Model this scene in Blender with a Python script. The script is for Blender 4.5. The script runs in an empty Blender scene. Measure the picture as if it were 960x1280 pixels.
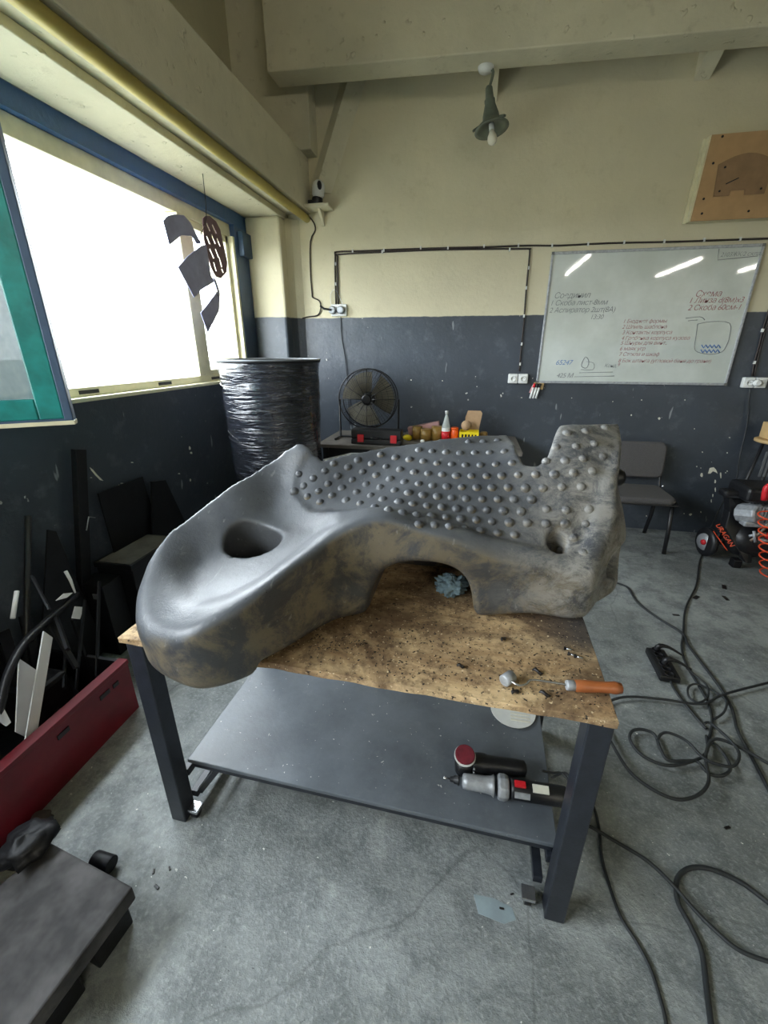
import bpy, bmesh, math, random
import numpy as np
from mathutils import Vector, Matrix, noise
random.seed(7)
S = bpy.context.scene
COL = S.collection

# ------------------------------------------------------------------ camera
F, CX, CY = 530., 480., 640.
CAMZ = 1.6
_vy = np.array([595-CX, 437-CY, F]); _vy /= np.linalg.norm(_vy)
_up = np.array([0, F*F/203., F]); _up = -_up/np.linalg.norm(_up)
_vy = _vy-_up*(_vy@_up); _vy /= np.linalg.norm(_vy)
_vx = np.cross(_vy, _up)
ROT = np.stack([_vx, _vy, _up])
CAM = np.array([0, 0, CAMZ])
cd = bpy.data.cameras.new('camera'); cam = bpy.data.objects.new('camera', cd); COL.objects.link(cam)
right, down, fwd = ROT[:, 0], ROT[:, 1], ROT[:, 2]
M = Matrix(((right[0], -down[0], -fwd[0], 0), (right[1], -down[1], -fwd[1], 0), (right[2], -down[2], -fwd[2], CAMZ), (0, 0, 0, 1)))
cam.matrix_world = M
cd.sensor_fit = 'VERTICAL'; cd.sensor_height = 24.0; cd.lens = 24.0*F/1280.
cd.clip_start = 0.02; cd.clip_end = 200
S.camera = cam

# ------------------------------------------------------------------ light and exposure
S.view_settings.view_transform = 'Standard'; S.view_settings.look = 'None'
S.view_settings.gamma = 1; S.view_settings.use_curve_mapping = False
S.view_settings.exposure = 0.7
w = bpy.data.worlds.new('overcast_sky'); S.world = w; w.use_nodes = True
w.node_tree.nodes['Background'].inputs[0].default_value = (0.86, 0.94, 1.0, 1)
w.node_tree.nodes['Background'].inputs[1].default_value = 17.0
WINS = ((1.0, 3.76), (-1.9, 0.7))       # window openings along the left wall, y from, y to
for a, b in WINS:
    ld = bpy.data.lights.new('window_daylight', 'AREA'); ld.shape = 'RECTANGLE'
    ld.size = 1.16; ld.size_y = b-a; ld.cycles.is_portal = True
    lo = bpy.data.objects.new('window_daylight', ld); COL.objects.link(lo)
    lo.location = (-2.16, (a+b)/2, 1.93); lo.rotation_euler = (0, -math.pi/2, 0)

def ray(px, py): return ROT @ np.array([(px-CX)/F, (py-CY)/F, 1.])
def PZ(px, py, z): d = ray(px, py); return Vector(CAM+(z-CAM[2])/d[2]*d)
def PY(px, py, y): d = ray(px, py); return Vector(CAM+y/d[1]*d)
def PX(px, py, x): d = ray(px, py); return Vector(CAM+x/d[0]*d)

# ------------------------------------------------------------------ materials
def lin(v):
    v /= 255.
    return v/12.92 if v <= .04045 else ((v+.055)/1.055)**2.4
def c(r, g, b): return (lin(r), lin(g), lin(b), 1)
class NT:
    def __init__(s, name):
        s.m = bpy.data.materials.new(name); s.m.use_nodes = True; s.t = s.m.node_tree
        s.b = s.t.nodes['Principled BSDF']; s.tc = s.n('ShaderNodeTexCoord'); s.geo = s.n('ShaderNodeNewGeometry')
    def n(s, k, **kw):
        x = s.t.nodes.new(k)
        for a, v in kw.items(): setattr(x, a, v)
        return x
    def l(s, a, b): s.t.links.new(a, b)
    def noise(s, scale, detail=4, rough=.6, vec=None, stretch=None, dist=0):
        x = s.n('ShaderNodeTexNoise'); x.inputs['Scale'].default_value = scale; x.inputs['Detail'].default_value = detail
        x.inputs['Roughness'].default_value = rough; x.inputs['Distortion'].default_value = dist
        v = vec or s.geo.outputs['Position']
        if stretch:
            mp = s.n('ShaderNodeMapping'); mp.inputs['Scale'].default_value = stretch; s.l(v, mp.inputs[0]); v = mp.outputs[0]
        s.l(v, x.inputs['Vector']); return x.outputs['Fac']
    def ramp(s, f, lo, hi):
        x = s.n('ShaderNodeMapRange', clamp=True); x.inputs['From Min'].default_value = lo; x.inputs['From Max'].default_value = hi
        s.l(f, x.inputs['Value']); return x.outputs[0]
    def math(s, op, a, b=None):
        x = s.n('ShaderNodeMath', operation=op)
        for i, v in enumerate((a, b)):
            if v is None: continue
            if isinstance(v, (int, float)): x.inputs[i].default_value = v
            else: s.l(v, x.inputs[i])
        return x.outputs[0]
    def mix(s, f, a, b):
        x = s.n('ShaderNodeMix', data_type='RGBA')
        if isinstance(f, (int, float)): x.inputs[0].default_value = f
        else: s.l(f, x.inputs[0])
        for i, v in ((6, a), (7, b)):
            if isinstance(v, tuple): x.inputs[i].default_value = v
            else: s.l(v, x.inputs[i])
        return x.outputs[2]
    def col(s, v):
        if isinstance(v, tuple): s.b.inputs['Base Color'].default_value = v
        else: s.l(v, s.b.inputs['Base Color'])
    def bump(s, h, dist=.003, strength=.6):
        x = s.n('ShaderNodeBump'); x.inputs['Distance'].default_value = dist; x.inputs['Strength'].default_value = strength
        s.l(h, x.inputs['Height']); s.l(x.outputs[0], s.b.inputs['Normal'])
    def rough(s, v):
        if isinstance(v, (int, float)): s.b.inputs['Roughness'].default_value = v
        else: s.l(v, s.b.inputs['Roughness'])
_mc = {}
def simple(name, rgb, rough=.6, metal=0., var=.25, scale=25, bump=.0, **kw):
    if name in _mc: return _mc[name]
    t = NT(name); col = c(*rgb)
    dark = tuple(x*(1-var) for x in col[:3])+(1,)
    t.col(t.mix(t.ramp(t.noise(scale, 3, vec=t.tc.outputs['Object']), .35, .65), dark, col)); t.rough(rough); t.b.inputs['Metallic'].default_value = metal
    if bump: t.bump(t.noise(scale*4, 2, vec=t.tc.outputs['Object']), bump)
    for k, v in kw.items(): t.b.inputs[k.replace('_', ' ')].default_value = v
    _mc[name] = t.m; return t.m

def wall_mat(name, dark=(68, 75, 84), light=(210, 202, 172), line=1.875, chips=True):
    t = NT(name); sx = t.n('ShaderNodeSeparateXYZ'); t.l(t.geo.outputs['Position'], sx.inputs[0])
    zz = t.math('ADD', sx.outputs[2], t.math('MULTIPLY', t.math('SUBTRACT', t.noise(7, 3), .5), .02))
    up = t.ramp(zz, line-.003, line+.003)
    n1 = t.noise(1.3, 5); n2 = t.noise(9, 6, .7)
    lt = t.mix(t.ramp(n1, .3, .7), c(*[x*.93 for x in light]), c(*light))
    lt = t.mix(t.math('MULTIPLY', t.ramp(n2, .58, .8), .35), lt, c(160, 150, 118))
    dk = t.mix(t.ramp(n1, .35, .65), c(*[x*.86 for x in dark]), c(*dark))
    dk = t.mix(t.math('MULTIPLY', t.ramp(n2, .55, .78), .5), dk, c(104, 112, 122))
    if chips:
        ch = t.math('MULTIPLY', t.ramp(t.noise(17, 3, .5), .735, .75), t.ramp(t.noise(2.1, 2), .5, .56))
        dk = t.mix(ch, dk, c(215, 215, 210))
        st = t.ramp(t.noise(6, 2, .4, stretch=(3, 3, .7)), .74, .76); dk = t.mix(t.math('MULTIPLY', st, .5), dk, c(170, 175, 178))
    t.col(t.mix(up, dk, lt)); t.l(t.mix(up, (.38,)*3+(1,), (.85,)*3+(1,)), t.b.inputs['Roughness'])
    if line > 2.6: dk = t.mix(t.ramp(sx.outputs[2], 2.54, 2.56), t.mix(t.ramp(sx.outputs[2], 1.5, 2.1), dk, c(74, 96, 128)), c(48, 86, 132)); t.col(t.mix(up, dk, lt))
    t.bump(t.math('ADD', t.noise(5, 6, .65), t.math('MULTIPLY', t.noise(40, 3), .1)), .014, .5)
    return t.m
M_wall = wall_mat('two_tone_wall_paint')
M_left = wall_mat('left_wall_paint', (62, 69, 78), (190, 184, 152), 2.657, True)
M_right = wall_mat('far_wall_paint', (70, 78, 90), (210, 202, 172), 1.875, False)
def cream_mat():
    t = NT('cream_plaster_paint'); n = t.noise(2, 5)
    col = t.mix(t.ramp(n, .35, .65), c(194, 189, 164), c(210, 204, 178))
    col = t.mix(t.math('MULTIPLY', t.ramp(t.noise(11, 5), .6, .75), .4), col, c(150, 142, 116)); t.col(col); t.rough(.8)
    t.bump(t.math('ADD', t.noise(9, 6, .65), t.ramp(t.noise(14, 2), .66, .72)), .012, .6); return t.m
M_cream = cream_mat()
def floor_mat():
    t = NT('worn_concrete'); P = t.geo.outputs['Position']
    a = t.noise(1.1, 6, .6, dist=.6); b = t.noise(7, 8, .7); d = t.noise(70, 4, .7)
    col = t.mix(t.ramp(a, .33, .68), c(112, 117, 117), c(162, 168, 168))
    col = t.mix(t.math('MULTIPLY', t.ramp(b, .44, .6), .65), col, c(90, 96, 97))
    col = t.mix(t.math('MULTIPLY', t.ramp(t.noise(3.2, 8, .75, dist=1.2), .56, .66), .5), col, c(178, 182, 180))
    col = t.mix(t.math('MULTIPLY', t.ramp(d, .5, .66), .35), col, c(186, 190, 189))
    col = t.mix(t.math('MULTIPLY', t.ramp(t.noise(2.4, 5, .7), .58, .72), .55), col, c(80, 84, 78))
    sp = t.ramp(t.noise(40, 4, .75), .66, .72); col = t.mix(t.math('MULTIPLY', sp, .8), col, c(34, 34, 36))
    sw = t.ramp(t.noise(48, 2, .5, stretch=(1, 1.3, 1)), .735, .76); col = t.mix(sw, col, c(225, 225, 220))
    v = t.n('ShaderNodeTexVoronoi', feature='DISTANCE_TO_EDGE'); v.inputs['Scale'].default_value = .8
    mp = t.n('ShaderNodeMixRGB'); mp.inputs[0].default_value = .12; t.l(P, mp.inputs[1])
    nz = t.n('ShaderNodeTexNoise'); nz.inputs['Scale'].default_value = 4; t.l(P, nz.inputs['Vector']); t.l(nz.outputs['Color'], mp.inputs[2]); t.l(mp.outputs[0], v.inputs['Vector'])
    cr = t.ramp(v.outputs['Distance'], .0, .0045); col = t.mix(t.math('MULTIPLY', t.math('SUBTRACT', 1., cr), .35), col, c(60, 62, 62))
    t.col(col); t.l(t.ramp(b, -.2, 1.3), t.b.inputs['Roughness'])
    t.bump(t.math('ADD', t.math('MULTIPLY', b, .6), t.math('MULTIPLY', d, .5)), .012, .8); return t.m
M_floor = floor_mat()
def plastic_mat():
    t = NT('scuffed_dark_plastic'); O = t.geo.outputs['Position']
    sx = t.n('ShaderNodeSeparateXYZ'); t.l(O, sx.inputs[0])
    n1 = t.noise(4, 6, .65); n2 = t.noise(28, 6, .75); sc = t.noise(60, 3, .6, stretch=(1, .12, .5))
    col = t.mix(t.ramp(n1, .35, .65), c(68, 71, 76), c(90, 94, 99))
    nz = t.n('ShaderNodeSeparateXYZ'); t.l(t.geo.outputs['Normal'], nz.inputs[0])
    side = t.math('SUBTRACT', 1., t.ramp(nz.outputs[2], .15, .55))           # flank mask: dried mud, and shade put into the colour
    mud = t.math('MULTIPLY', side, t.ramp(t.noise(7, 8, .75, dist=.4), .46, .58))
    col = t.mix(t.math('MULTIPLY', side, .55), col, c(46, 44, 42))  # flanks darkened in the base colour in place of shade
    hv = t.n('ShaderNodeVectorMath', operation='DISTANCE'); t.l(O, hv.inputs[0]); hv.inputs[1].default_value = (-.70, 1.14, .98)
    mud = t.math('MULTIPLY', mud, t.ramp(hv.outputs['Value'], .20, .24))
    col = t.mix(t.math('MULTIPLY', mud, .62), col, c(126, 114, 90))
    rt = t.ramp(sx.outputs[0], .08, .34)                                      # the right end is scraped pale
    pale = t.math('MULTIPLY', rt, t.ramp(t.noise(11, 9, .85, dist=.5, stretch=(1, 1, 1.6)), .43, .57))
    col = t.mix(t.math('MULTIPLY', pale, .75), col, c(158, 156, 150))
    col = t.mix(t.math('MULTIPLY', t.ramp(n2, .6, .78), .35), col, c(132, 132, 130))
    col = t.mix(t.math('MULTIPLY', t.ramp(sc, .66, .74), .3), col, c(165, 165, 162))
    col = t.mix(t.ramp(t.noise(90, 2), .735, .75), col, c(30, 30, 32))
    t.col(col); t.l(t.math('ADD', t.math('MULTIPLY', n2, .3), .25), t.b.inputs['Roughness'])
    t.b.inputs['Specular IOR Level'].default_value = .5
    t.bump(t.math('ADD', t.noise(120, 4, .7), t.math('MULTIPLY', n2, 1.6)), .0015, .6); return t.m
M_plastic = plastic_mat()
def board_mat():
    t = NT('grimy_chipboard'); O = t.geo.outputs['Position']
    n1 = t.noise(3.2, 6, .65, dist=.8); n2 = t.noise(38, 6, .7); g = t.noise(9, 6, .7, stretch=(.5, 2.4, 1))
    col = t.mix(t.ramp(g, .35, .65), c(172, 140, 100), c(216, 188, 144))
    col = t.mix(t.math('MULTIPLY', t.ramp(n1, .43, .58), .8), col, c(92, 68, 46))
    col = t.mix(t.math('MULTIPLY', t.ramp(n2, .48, .62), .6), col, c(84, 62, 42))
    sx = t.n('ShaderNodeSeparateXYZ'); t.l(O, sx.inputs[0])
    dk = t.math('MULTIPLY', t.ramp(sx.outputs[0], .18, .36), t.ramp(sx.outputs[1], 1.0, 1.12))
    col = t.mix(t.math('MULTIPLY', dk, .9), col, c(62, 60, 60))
    col = t.mix(t.ramp(t.noise(75, 3, .6), .61, .66), col, c(30, 24, 20))
    col = t.mix(t.ramp(t.noise(90, 3, .6), .64, .68), col, c(226, 206, 168))
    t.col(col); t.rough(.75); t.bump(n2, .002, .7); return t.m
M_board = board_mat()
def shelf_mat():
    t = NT('grey_painted_board'); n = t.noise(5, 6, .7)
    col = t.mix(t.ramp(n, .3, .7), c(82, 88, 94), c(104, 111, 118))
    col = t.mix(t.math('MULTIPLY', t.ramp(t.noise(16, 7, .8), .56, .72), .45), col, c(122, 128, 130))
    col = t.mix(t.ramp(t.noise(65, 2), .72, .74), col, c(190, 190, 186)); t.col(col)
    t.l(t.math('ADD', t.math('MULTIPLY', n, .3), .22), t.b.inputs['Roughness']); t.bump(t.noise(60, 3), .0012, .5); return t.m
M_shelf = shelf_mat()
def film_mat():
    t = NT('wrapped_stretch_film'); O = t.tc.outputs['Object']
    n = t.noise(2.2, 3, .5, vec=O, stretch=(1, 1, 10), dist=1.2)
    t.col(t.mix(t.ramp(t.noise(7, 5, .7, vec=O, stretch=(1, 1, 7), dist=1.2), .55, .75), c(36, 38, 44), c(98, 102, 110)))
    t.rough(.16); t.b.inputs['Coat Weight'].default_value = .7; t.b.inputs['Coat Roughness'].default_value = .08
    t.bump(t.math('ADD', n, t.math('MULTIPLY', t.noise(9, 3, .6, vec=O, stretch=(1, 1, 5), dist=1), .2)), .035, .7); return t.m
M_film = film_mat()
M_blk = simple('black_painted_steel', (40, 44, 52), .38, .0, .3, 30, .0006)
M_dark = simple('dark_grimy_steel', (20, 21, 24), .5, .3, .4, 18, .001)
M_black = simple('black_plastic', (24, 25, 28), .42, 0, .2, 30)
M_cable = simple('black_cable_rubber', (44, 48, 50), .55, 0, .35, 20)
M_wire = simple('brown_black_wire', (52, 44, 40), .6, 0, .3, 20)
M_chrome = simple('bright_steel', (200, 202, 205), .25, .9, .15, 40)
M_alu = simple('cast_aluminium', (176, 180, 184), .45, .35, .3, 45, .001)
M_white = simple('white_plastic', (222, 224, 220), .45, 0, .08, 20)
M_yelframe = simple('cream_yellow_frame_paint', (224, 218, 184), .5, 0, .15, 9, .001)
M_yellow = simple('yellow_pipe_paint', (202, 184, 96), .42, 0, .2, 6)
M_teal = simple('teal_gloss_paint', (30, 140, 134), .35, 0, .35, 12, .002)
M_blue = simple('blue_grey_frame_paint', (60, 84, 110), .5, 0, .2, 9)
M_red = simple('dark_red_paint', (112, 18, 32), .4, 0, .3, 6, .0005)
M_fabric = simple('grey_chair_fabric', (84, 82, 82), .95, 0, .15, 90, .001)
M_wood = simple('orange_varnished_wood', (160, 92, 50), .4, 0, .3, 14)
M_wooddull = simple('dusty_wood', (104, 99, 92), .8, 0, .4, 8, .002)
M_slab = simple('grimy_slab', (74, 72, 72), .7, 0, .8, 9, .004)
M_ply = simple('plywood_panel', (184, 148, 104), .6, 0, .15, 7)
M_plydark = simple('brown_hatch_panel', (150, 118, 84), .55, 0, .25, 9)
M_silverpnt = simple('silver_wheel_paint', (170, 172, 176), .4, .3, .15, 20)
M_orange = simple('orange_hose', (232, 84, 46), .35, 0, .1, 20)
M_redpl = simple('red_plastic', (206, 34, 44), .4, 0, .1, 20)
M_label = simple('pale_paper_label', (224, 222, 206), .7, 0, .08, 60)
M_offcut = simple('hazed_sheet_offcut', (158, 160, 196), .45, .2, .2, 12)  # dark sheet metal, colour lightened to carry the flare haze of the window
M_offcut2 = simple('brown_sheet_offcut', (120, 92, 100), .5, .2, .2, 12)
M_whitesheet = simple('white_sheet', (236, 238, 240), .4, 0, .1, 6)
M_enamel = simple('greygreen_enamel', (104, 112, 98), .5, 0, .3, 14, .001)
M_pink = simple('pink_box_card', (206, 160, 158), .7, 0, .12, 20)
M_brown = simple('amber_tape', (150, 118, 58), .35, 0, .25, 30)
M_yelbox = simple('yellow_box_card', (240, 216, 20), .5, 0, .06, 20)
M_card = simple('bare_cardboard', (176, 146, 112), .8, 0, .15, 20)
M_orangepl = simple('orange_plastic', (240, 96, 30), .35, 0, .06, 20)
M_rag = simple('teal_grey_rag', (120, 142, 150), .95, 0, .35, 40, .002)
M_ink_red = simple('red_marker_ink', (164, 112, 114), .7, 0, .1, 300)
M_ink_blk = simple('black_marker_ink', (122, 124, 126), .7, 0, .1, 300)
M_ink_blue = simple('blue_marker_ink', (92, 128, 182), .7, 0, .1, 300)
M_fan = simple('olive_fan_blade', (98, 94, 80), .6, 0, .2, 14)
M_pad = simple('maroon_abrasive_pad', (122, 34, 48), .9, 0, .3, 60, .001)
M_shav = simple('black_plastic_shaving', (30, 26, 26), .4, 0, .3, 60)
M_tan = simple('tan_wood', (200, 168, 116), .6, 0, .2, 14)
M_stain = simple('oil_darkened_concrete', (58, 60, 58), .5, 0, .3, 14)
M_patch = simple('blue_grey_paint_patch', (150, 166, 172), .5, 0, .2, 18)
M_seam = simple('grey_steel_strip', (120, 124, 128), .5, .3, .2, 14)
def lamp_mat():
    t = NT('fluorescent_tube'); t.col(c(240, 240, 240)); t.b.inputs['Emission Color'].default_value = (1, .97, .88, 1)
    t.b.inputs['Emission Strength'].default_value = 120; return t.m
M_tube = lamp_mat()
def glass_mat(name, tint, alpha, rough=.05):
    t = NT(name); t.col(c(*tint)); t.rough(rough); t.b.inputs['Alpha'].default_value = alpha; return t.m
def dusty_glass():
    t = NT('dusty_window_glass'); n = t.noise(4, 5, .7, stretch=(1, 1, .5))
    t.col(t.mix(t.ramp(n, .35, .65), c(96, 116, 122), c(150, 166, 168))); t.rough(.15)
    t.l(t.math('ADD', t.math('MULTIPLY', n, .2), .78), t.b.inputs['Alpha']); return t.m
M_sashglass = dusty_glass()
M_glass = glass_mat('clear_window_glass', (235, 240, 240), .06)
M_bottle = glass_mat('clear_bottle_plastic', (210, 218, 214), .45, .12)
def bulb_mat():
    t = NT('frosted_bulb_glass'); t.col(c(225, 220, 200)); t.rough(.3); return t.m
M_bulb = bulb_mat()
def wb_mat():
    t = NT('whiteboard_enamel'); n = t.noise(3, 4)
    t.col(t.mix(t.ramp(n, .35, .7), c(186, 192, 184), c(204, 209, 203))); t.rough(.035); return t.m
M_wb = wb_mat()

# ------------------------------------------------------------------ mesh tools
def org_of(p):
    o = Vector((0, 0, 0))
    while p is not None: o = o+p.location; p = p.parent
    return o
def tag(o, label=None, cat=None, group=None, kind=None):
    if label: o['label'] = label
    if cat: o['category'] = cat
    if group: o['group'] = group
    if kind: o['kind'] = kind
    return o
def thing(name, label, cat, loc=(0, 0, 0), group=None, rot=0):
    o = bpy.data.objects.new(name, None); COL.objects.link(o); o.location = loc; o.rotation_euler = (0, 0, rot); o.empty_display_size = .05
    return tag(o, label, cat, group)
class MB:
    def __init__(s): s.v = []; s.f = []; s.sm = []
    def add(s, vs, fs, smooth=False):
        b = len(s.v); s.v += [tuple(v) for v in vs]; s.f += [tuple(b+i for i in f) for f in fs]; s.sm += [smooth]*len(fs); return s
    def box(s, lo, hi, rot=None, pivot=None):
        x0, y0, z0 = lo; x1, y1, z1 = hi
        vs = [Vector(p) for p in ((x0, y0, z0), (x1, y0, z0), (x1, y1, z0), (x0, y1, z0), (x0, y0, z1), (x1, y0, z1), (x1, y1, z1), (x0, y1, z1))]
        if rot is not None:
            pv = Vector(pivot) if pivot is not None else (Vector(lo)+Vector(hi))/2
            vs = [rot @ (v-pv)+pv for v in vs]
        return s.add(vs, [(0, 3, 2, 1), (4, 5, 6, 7), (0, 1, 5, 4), (1, 2, 6, 5), (2, 3, 7, 6), (3, 0, 4, 7)])
    def bar(s, a, b, w_, h_, up=(0, 0, 1)):       # a square bar between two points
        a = Vector(a); b = Vector(b); d = (b-a).normalized(); u = Vector(up)
        if abs(d.dot(u)) > .98: u = Vector((0, 1, 0))
        r = d.cross(u).normalized(); u = r.cross(d)
        vs = [p+r*sx*w_/2+u*sy*h_/2 for p in (a, b) for sx, sy in ((-1, -1), (1, -1), (1, 1), (-1, 1))]
        return s.add(vs, [(0, 1, 2, 3), (7, 6, 5, 4), (0, 4, 5, 1), (1, 5, 6, 2), (2, 6, 7, 3), (3, 7, 4, 0)])
    def prism(s, pts, off):
        n = len(pts); off = Vector(off); pts = [Vector(p) for p in pts]
        return s.add(pts+[p+off for p in pts], [tuple(range(n))[::-1], tuple(range(n, 2*n))]+[(i, (i+1) % n, n+(i+1) % n, n+i) for i in range(n)])
    def lathe(s, prof, n=24, org=(0, 0, 0), axis=(0, 0, 1), smooth=True):   # prof: (radius, height)
        q = Vector((0, 0, 1)).rotation_difference(Vector(axis).normalized()); o = Vector(org); vs = []; fs = []
        for r, h in prof:
            for k in range(n):
                a = 2*math.pi*k/n; vs.append(q @ Vector((r*math.cos(a), r*math.sin(a), h))+o)
        for i in range(len(prof)-1):
            for k in range(n): fs.append((i*n+k, i*n+(k+1) % n, (i+1)*n+(k+1) % n, (i+1)*n+k))
        s.add(vs, fs, smooth); b = len(s.v)-len(vs)
        for i, rev in ((0, 1), (len(prof)-1, 0)):
            if prof[i][0] > 1e-4:
                f = tuple(b+i*n+k for k in range(n)); s.f.append(f[::-1] if rev else f); s.sm.append(False)
        return s
    def cyl(s, a, b, r, r2=None, n=14):
        a = Vector(a); b = Vector(b); return s.lathe([(r, 0), (r if r2 is None else r2, (b-a).length)], n, a, b-a)
    def tube(s, pts, r, n=8, closed=False, res=0):
        pts = [Vector(p) for p in pts]
        if res: pts = spline(pts, res, closed)
        N = len(pts); vs = []; fs = []; u = None
        for i, p in enumerate(pts):
            a = pts[i-1] if (i or closed) else p; b = pts[(i+1) % N] if (i < N-1 or closed) else p
            d = (b-a).normalized() if (b-a).length > 1e-9 else Vector((0, 0, 1))
            if u is None: u = d.orthogonal().normalized()
            u = (u-d*u.dot(d)).normalized(); v = d.cross(u); rr = float(np.interp(i/max(N-1, 1)*(len(r)-1), range(len(r)), r)) if isinstance(r, list) else r
            for k in range(n):
                t = 2*math.pi*k/n; vs.append(p+u*rr*math.cos(t)+v*rr*math.sin(t))
        for i in range(N if closed else N-1):
            j = (i+1) % N
            for k in range(n): fs.append((i*n+k, i*n+(k+1) % n, j*n+(k+1) % n, j*n+k))
        s.add(vs, fs, True); b = len(s.v)-len(vs)
        if not closed:
            s.f += [tuple(b+k for k in range(n))[::-1], tuple(b+(N-1)*n+k for k in range(n))]; s.sm += [False]*2
        return s
    def ball(s, cen, r, n=16, m=10, scl=(1, 1, 1)):
        cen = Vector(cen); vs = []; fs = []
        for i in range(m+1):
            p = math.pi*i/m
            for k in range(n):
                a = 2*math.pi*k/n; vs.append(cen+Vector((r*scl[0]*math.sin(p)*math.cos(a), r*scl[1]*math.sin(p)*math.sin(a), -r*scl[2]*math.cos(p))))
        for i in range(m):
            for k in range(n): fs.append((i*n+k, i*n+(k+1) % n, (i+1)*n+(k+1) % n, (i+1)*n+k))
        return s.add(vs, fs, True)
    def build(s, name, mat, parent=None, label=None, bevel=0, kind=None, seg=2, warp=0, mats=None, fmat=None):
        me = bpy.data.meshes.new(name); o0 = org_of(parent)
        vs = [Vector(v)-o0 for v in s.v]
        if warp: vs = [v+noise.noise_vector(v*9+Vector((3.1, 1.7, .3)))*warp for v in vs]
        me.from_pydata([tuple(v) for v in vs], [], s.f); me.update(); me.validate()
        if len(me.polygons) == len(s.sm): me.polygons.foreach_set('use_smooth', s.sm)
        me.materials.append(mat)
        o = bpy.data.objects.new(name, me); COL.objects.link(o)
        bm = bmesh.new(); bm.from_mesh(me); bmesh.ops.recalc_face_normals(bm, faces=bm.faces); bm.to_mesh(me); bm.free()
        if bevel:
            md = o.modifiers.new('bevel', 'BEVEL'); md.width = bevel; md.segments = seg; md.limit_method = 'ANGLE'; md.angle_limit = .7
        if parent: o.parent = parent
        return tag(o, label, None, None, kind)
def spline(pts, res, closed=False):
    N = len(pts); out = []
    for i in range(N if closed else N-1):
        p0 = pts[(i-1) % N] if (closed or i) else pts[0]; p1 = pts[i]; p2 = pts[(i+1) % N]
        p3 = pts[(i+2) % N] if (closed or i < N-2) else pts[-1]
        for k in range(res):
            t = k/res; out.append(.5*((2*p1)+(p2-p0)*t+(2*p0-5*p1+4*p2-p3)*t*t+(3*p1-p0-3*p2+p3)*t**3))
    if not closed: out.append(pts[-1])
    return out
def struct(name, mb, mat, parent=None, **kw):
    o = mb.build(name, mat, parent, **kw)
    if parent is None: o['kind'] = 'structure'
    return o
def single(name, mb, mat, label, cat, group=None, **kw):
    return tag(mb.build(name, mat, None, **kw), label, cat, group)
def dup(root, loc, label=None, rotz=None):
    r = root.copy(); COL.objects.link(r); r.location = loc
    if rotz is not None: r.rotation_euler = (0, 0, rotz)
    if label: r['label'] = label
    for ch in list(root.children):
        k = ch.copy(); COL.objects.link(k); k.parent = r
        for g in ch.children:
            q = g.copy(); COL.objects.link(q); q.parent = k
    return r
def text_mesh(o):                       # turns a text object into a plain mesh object
    bpy.context.view_layer.update(); me = bpy.data.meshes.new_from_object(o.evaluated_get(bpy.context.evaluated_depsgraph_get()))
    n = bpy.data.objects.new(o.name, me); COL.objects.link(n); n.parent = o.parent; n.matrix_local = o.matrix_local; nm = o.name
    bpy.data.objects.remove(o); n.name = nm; return n
def rotz(a): return Matrix.Rotation(a, 3, 'Z')

# ================================================================== the room
YB, XL = 4.15, -2.02
XR, YF, ZC = 8.0, -8.0, 4.3
struct('floor', MB().box((XL-.4, YF, -.1), (XR, YB+.2, 0)), M_floor)
struct('outside_ground', MB().box((-120, -90, -1.2), (XL-.5, 110, -1.0)), simple('pale_yard_ground', (128, 128, 120), .9, 0, .2, 1))
struct('wall_back', MB().box((XL-.4, YB, 0), (XR, YB+.2, ZC)), M_wall)
struct('wall_right', MB().box((XR, YF, 0), (XR+.2, YB+.2, ZC)), M_right)
struct('wall_front', MB().box((XL-.4, YF-.2, 0), (XR, YF, ZC)), M_right)
struct('ceiling', MB().box((XL-.4, YF, ZC), (XR, YB+.2, ZC+.15)), M_cream)
ZW0, ZW1 = 1.34, 2.56
wl = MB().box((XL-.3, YF, 0), (XL, YB, ZW0)).box((XL-.3, YF, ZW1), (XL, YB, ZC))
ys = [YF]+[v for a, b in sorted(WINS) for v in (a, b)]+[YB]
for i in range(0, len(ys), 2): wl.box((XL-.3, ys[i], ZW0), (XL, ys[i+1], ZW1))
struct('wall_left', wl, M_left)
struct('trim_1', MB().box((XL, YF, 2.655), (-1.70, YB, 2.699)), M_cream, bevel=.006)                 # lintel shelf over the windows
struct('trim_2', MB().box((XL, YF, 2.70), (-1.484, YB, 3.09)), M_cream, bevel=.01)                   # long crane beam
struct('trim_3', MB().box((XL, 3.95, 0), (-1.70, YB, 2.654)), M_wall, bevel=.02)                     # corner pillar, lower
struct('trim_4', MB().box((XL, 3.98, 3.09), (-1.40, YB, ZC)), M_cream, bevel=.008)                   # corner pillar, upper
struct('trim_5', MB().prism([(-1.70, YB, 0), (-1.70, 4.06, 0), (-1.66, 4.11, 0), (-1.60, YB, 0)], (0, 0, 2.66)), M_wall)
# cross beam with end face and wall gussets
bl = PY(334, 88, 3.7); br = PY(960, 25, 3.7); zb = bl.z-.01
struct('trim_6', MB().prism([(-1.6, 3.70, zb), (-1.6, 3.90, zb), (-1.56, 3.95, zb+.12), (-1.56, 3.95, ZC), (-1.6, 3.70, ZC)], (9.6, 0, -.26)), M_cream, bevel=.008)
for i, (xa, wd) in enumerate(((1.34, .10), (-.03, .05))):
    struct('trim_%d' % (7+i), MB().prism([(xa, YB, 3.33), (xa, YB, 3.6), (xa, 3.90, 3.6), (xa, 3.90, 3.46)], (wd, 0, 0)), M_cream, bevel=.004)
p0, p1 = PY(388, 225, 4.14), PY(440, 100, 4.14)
struct('trim_9', MB().prism([(p0.x-.03, YB, p0.z-.1), (p0.x+.05, YB-.05, p0.z-.1), (p0.x+.18, YB, p0.z-.1)], (p1.x-p0.x, 0, p1.z-p0.z+.25)), M_cream)  # added rib, shaped to stand for the diagonal light stripe on the wall

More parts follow.
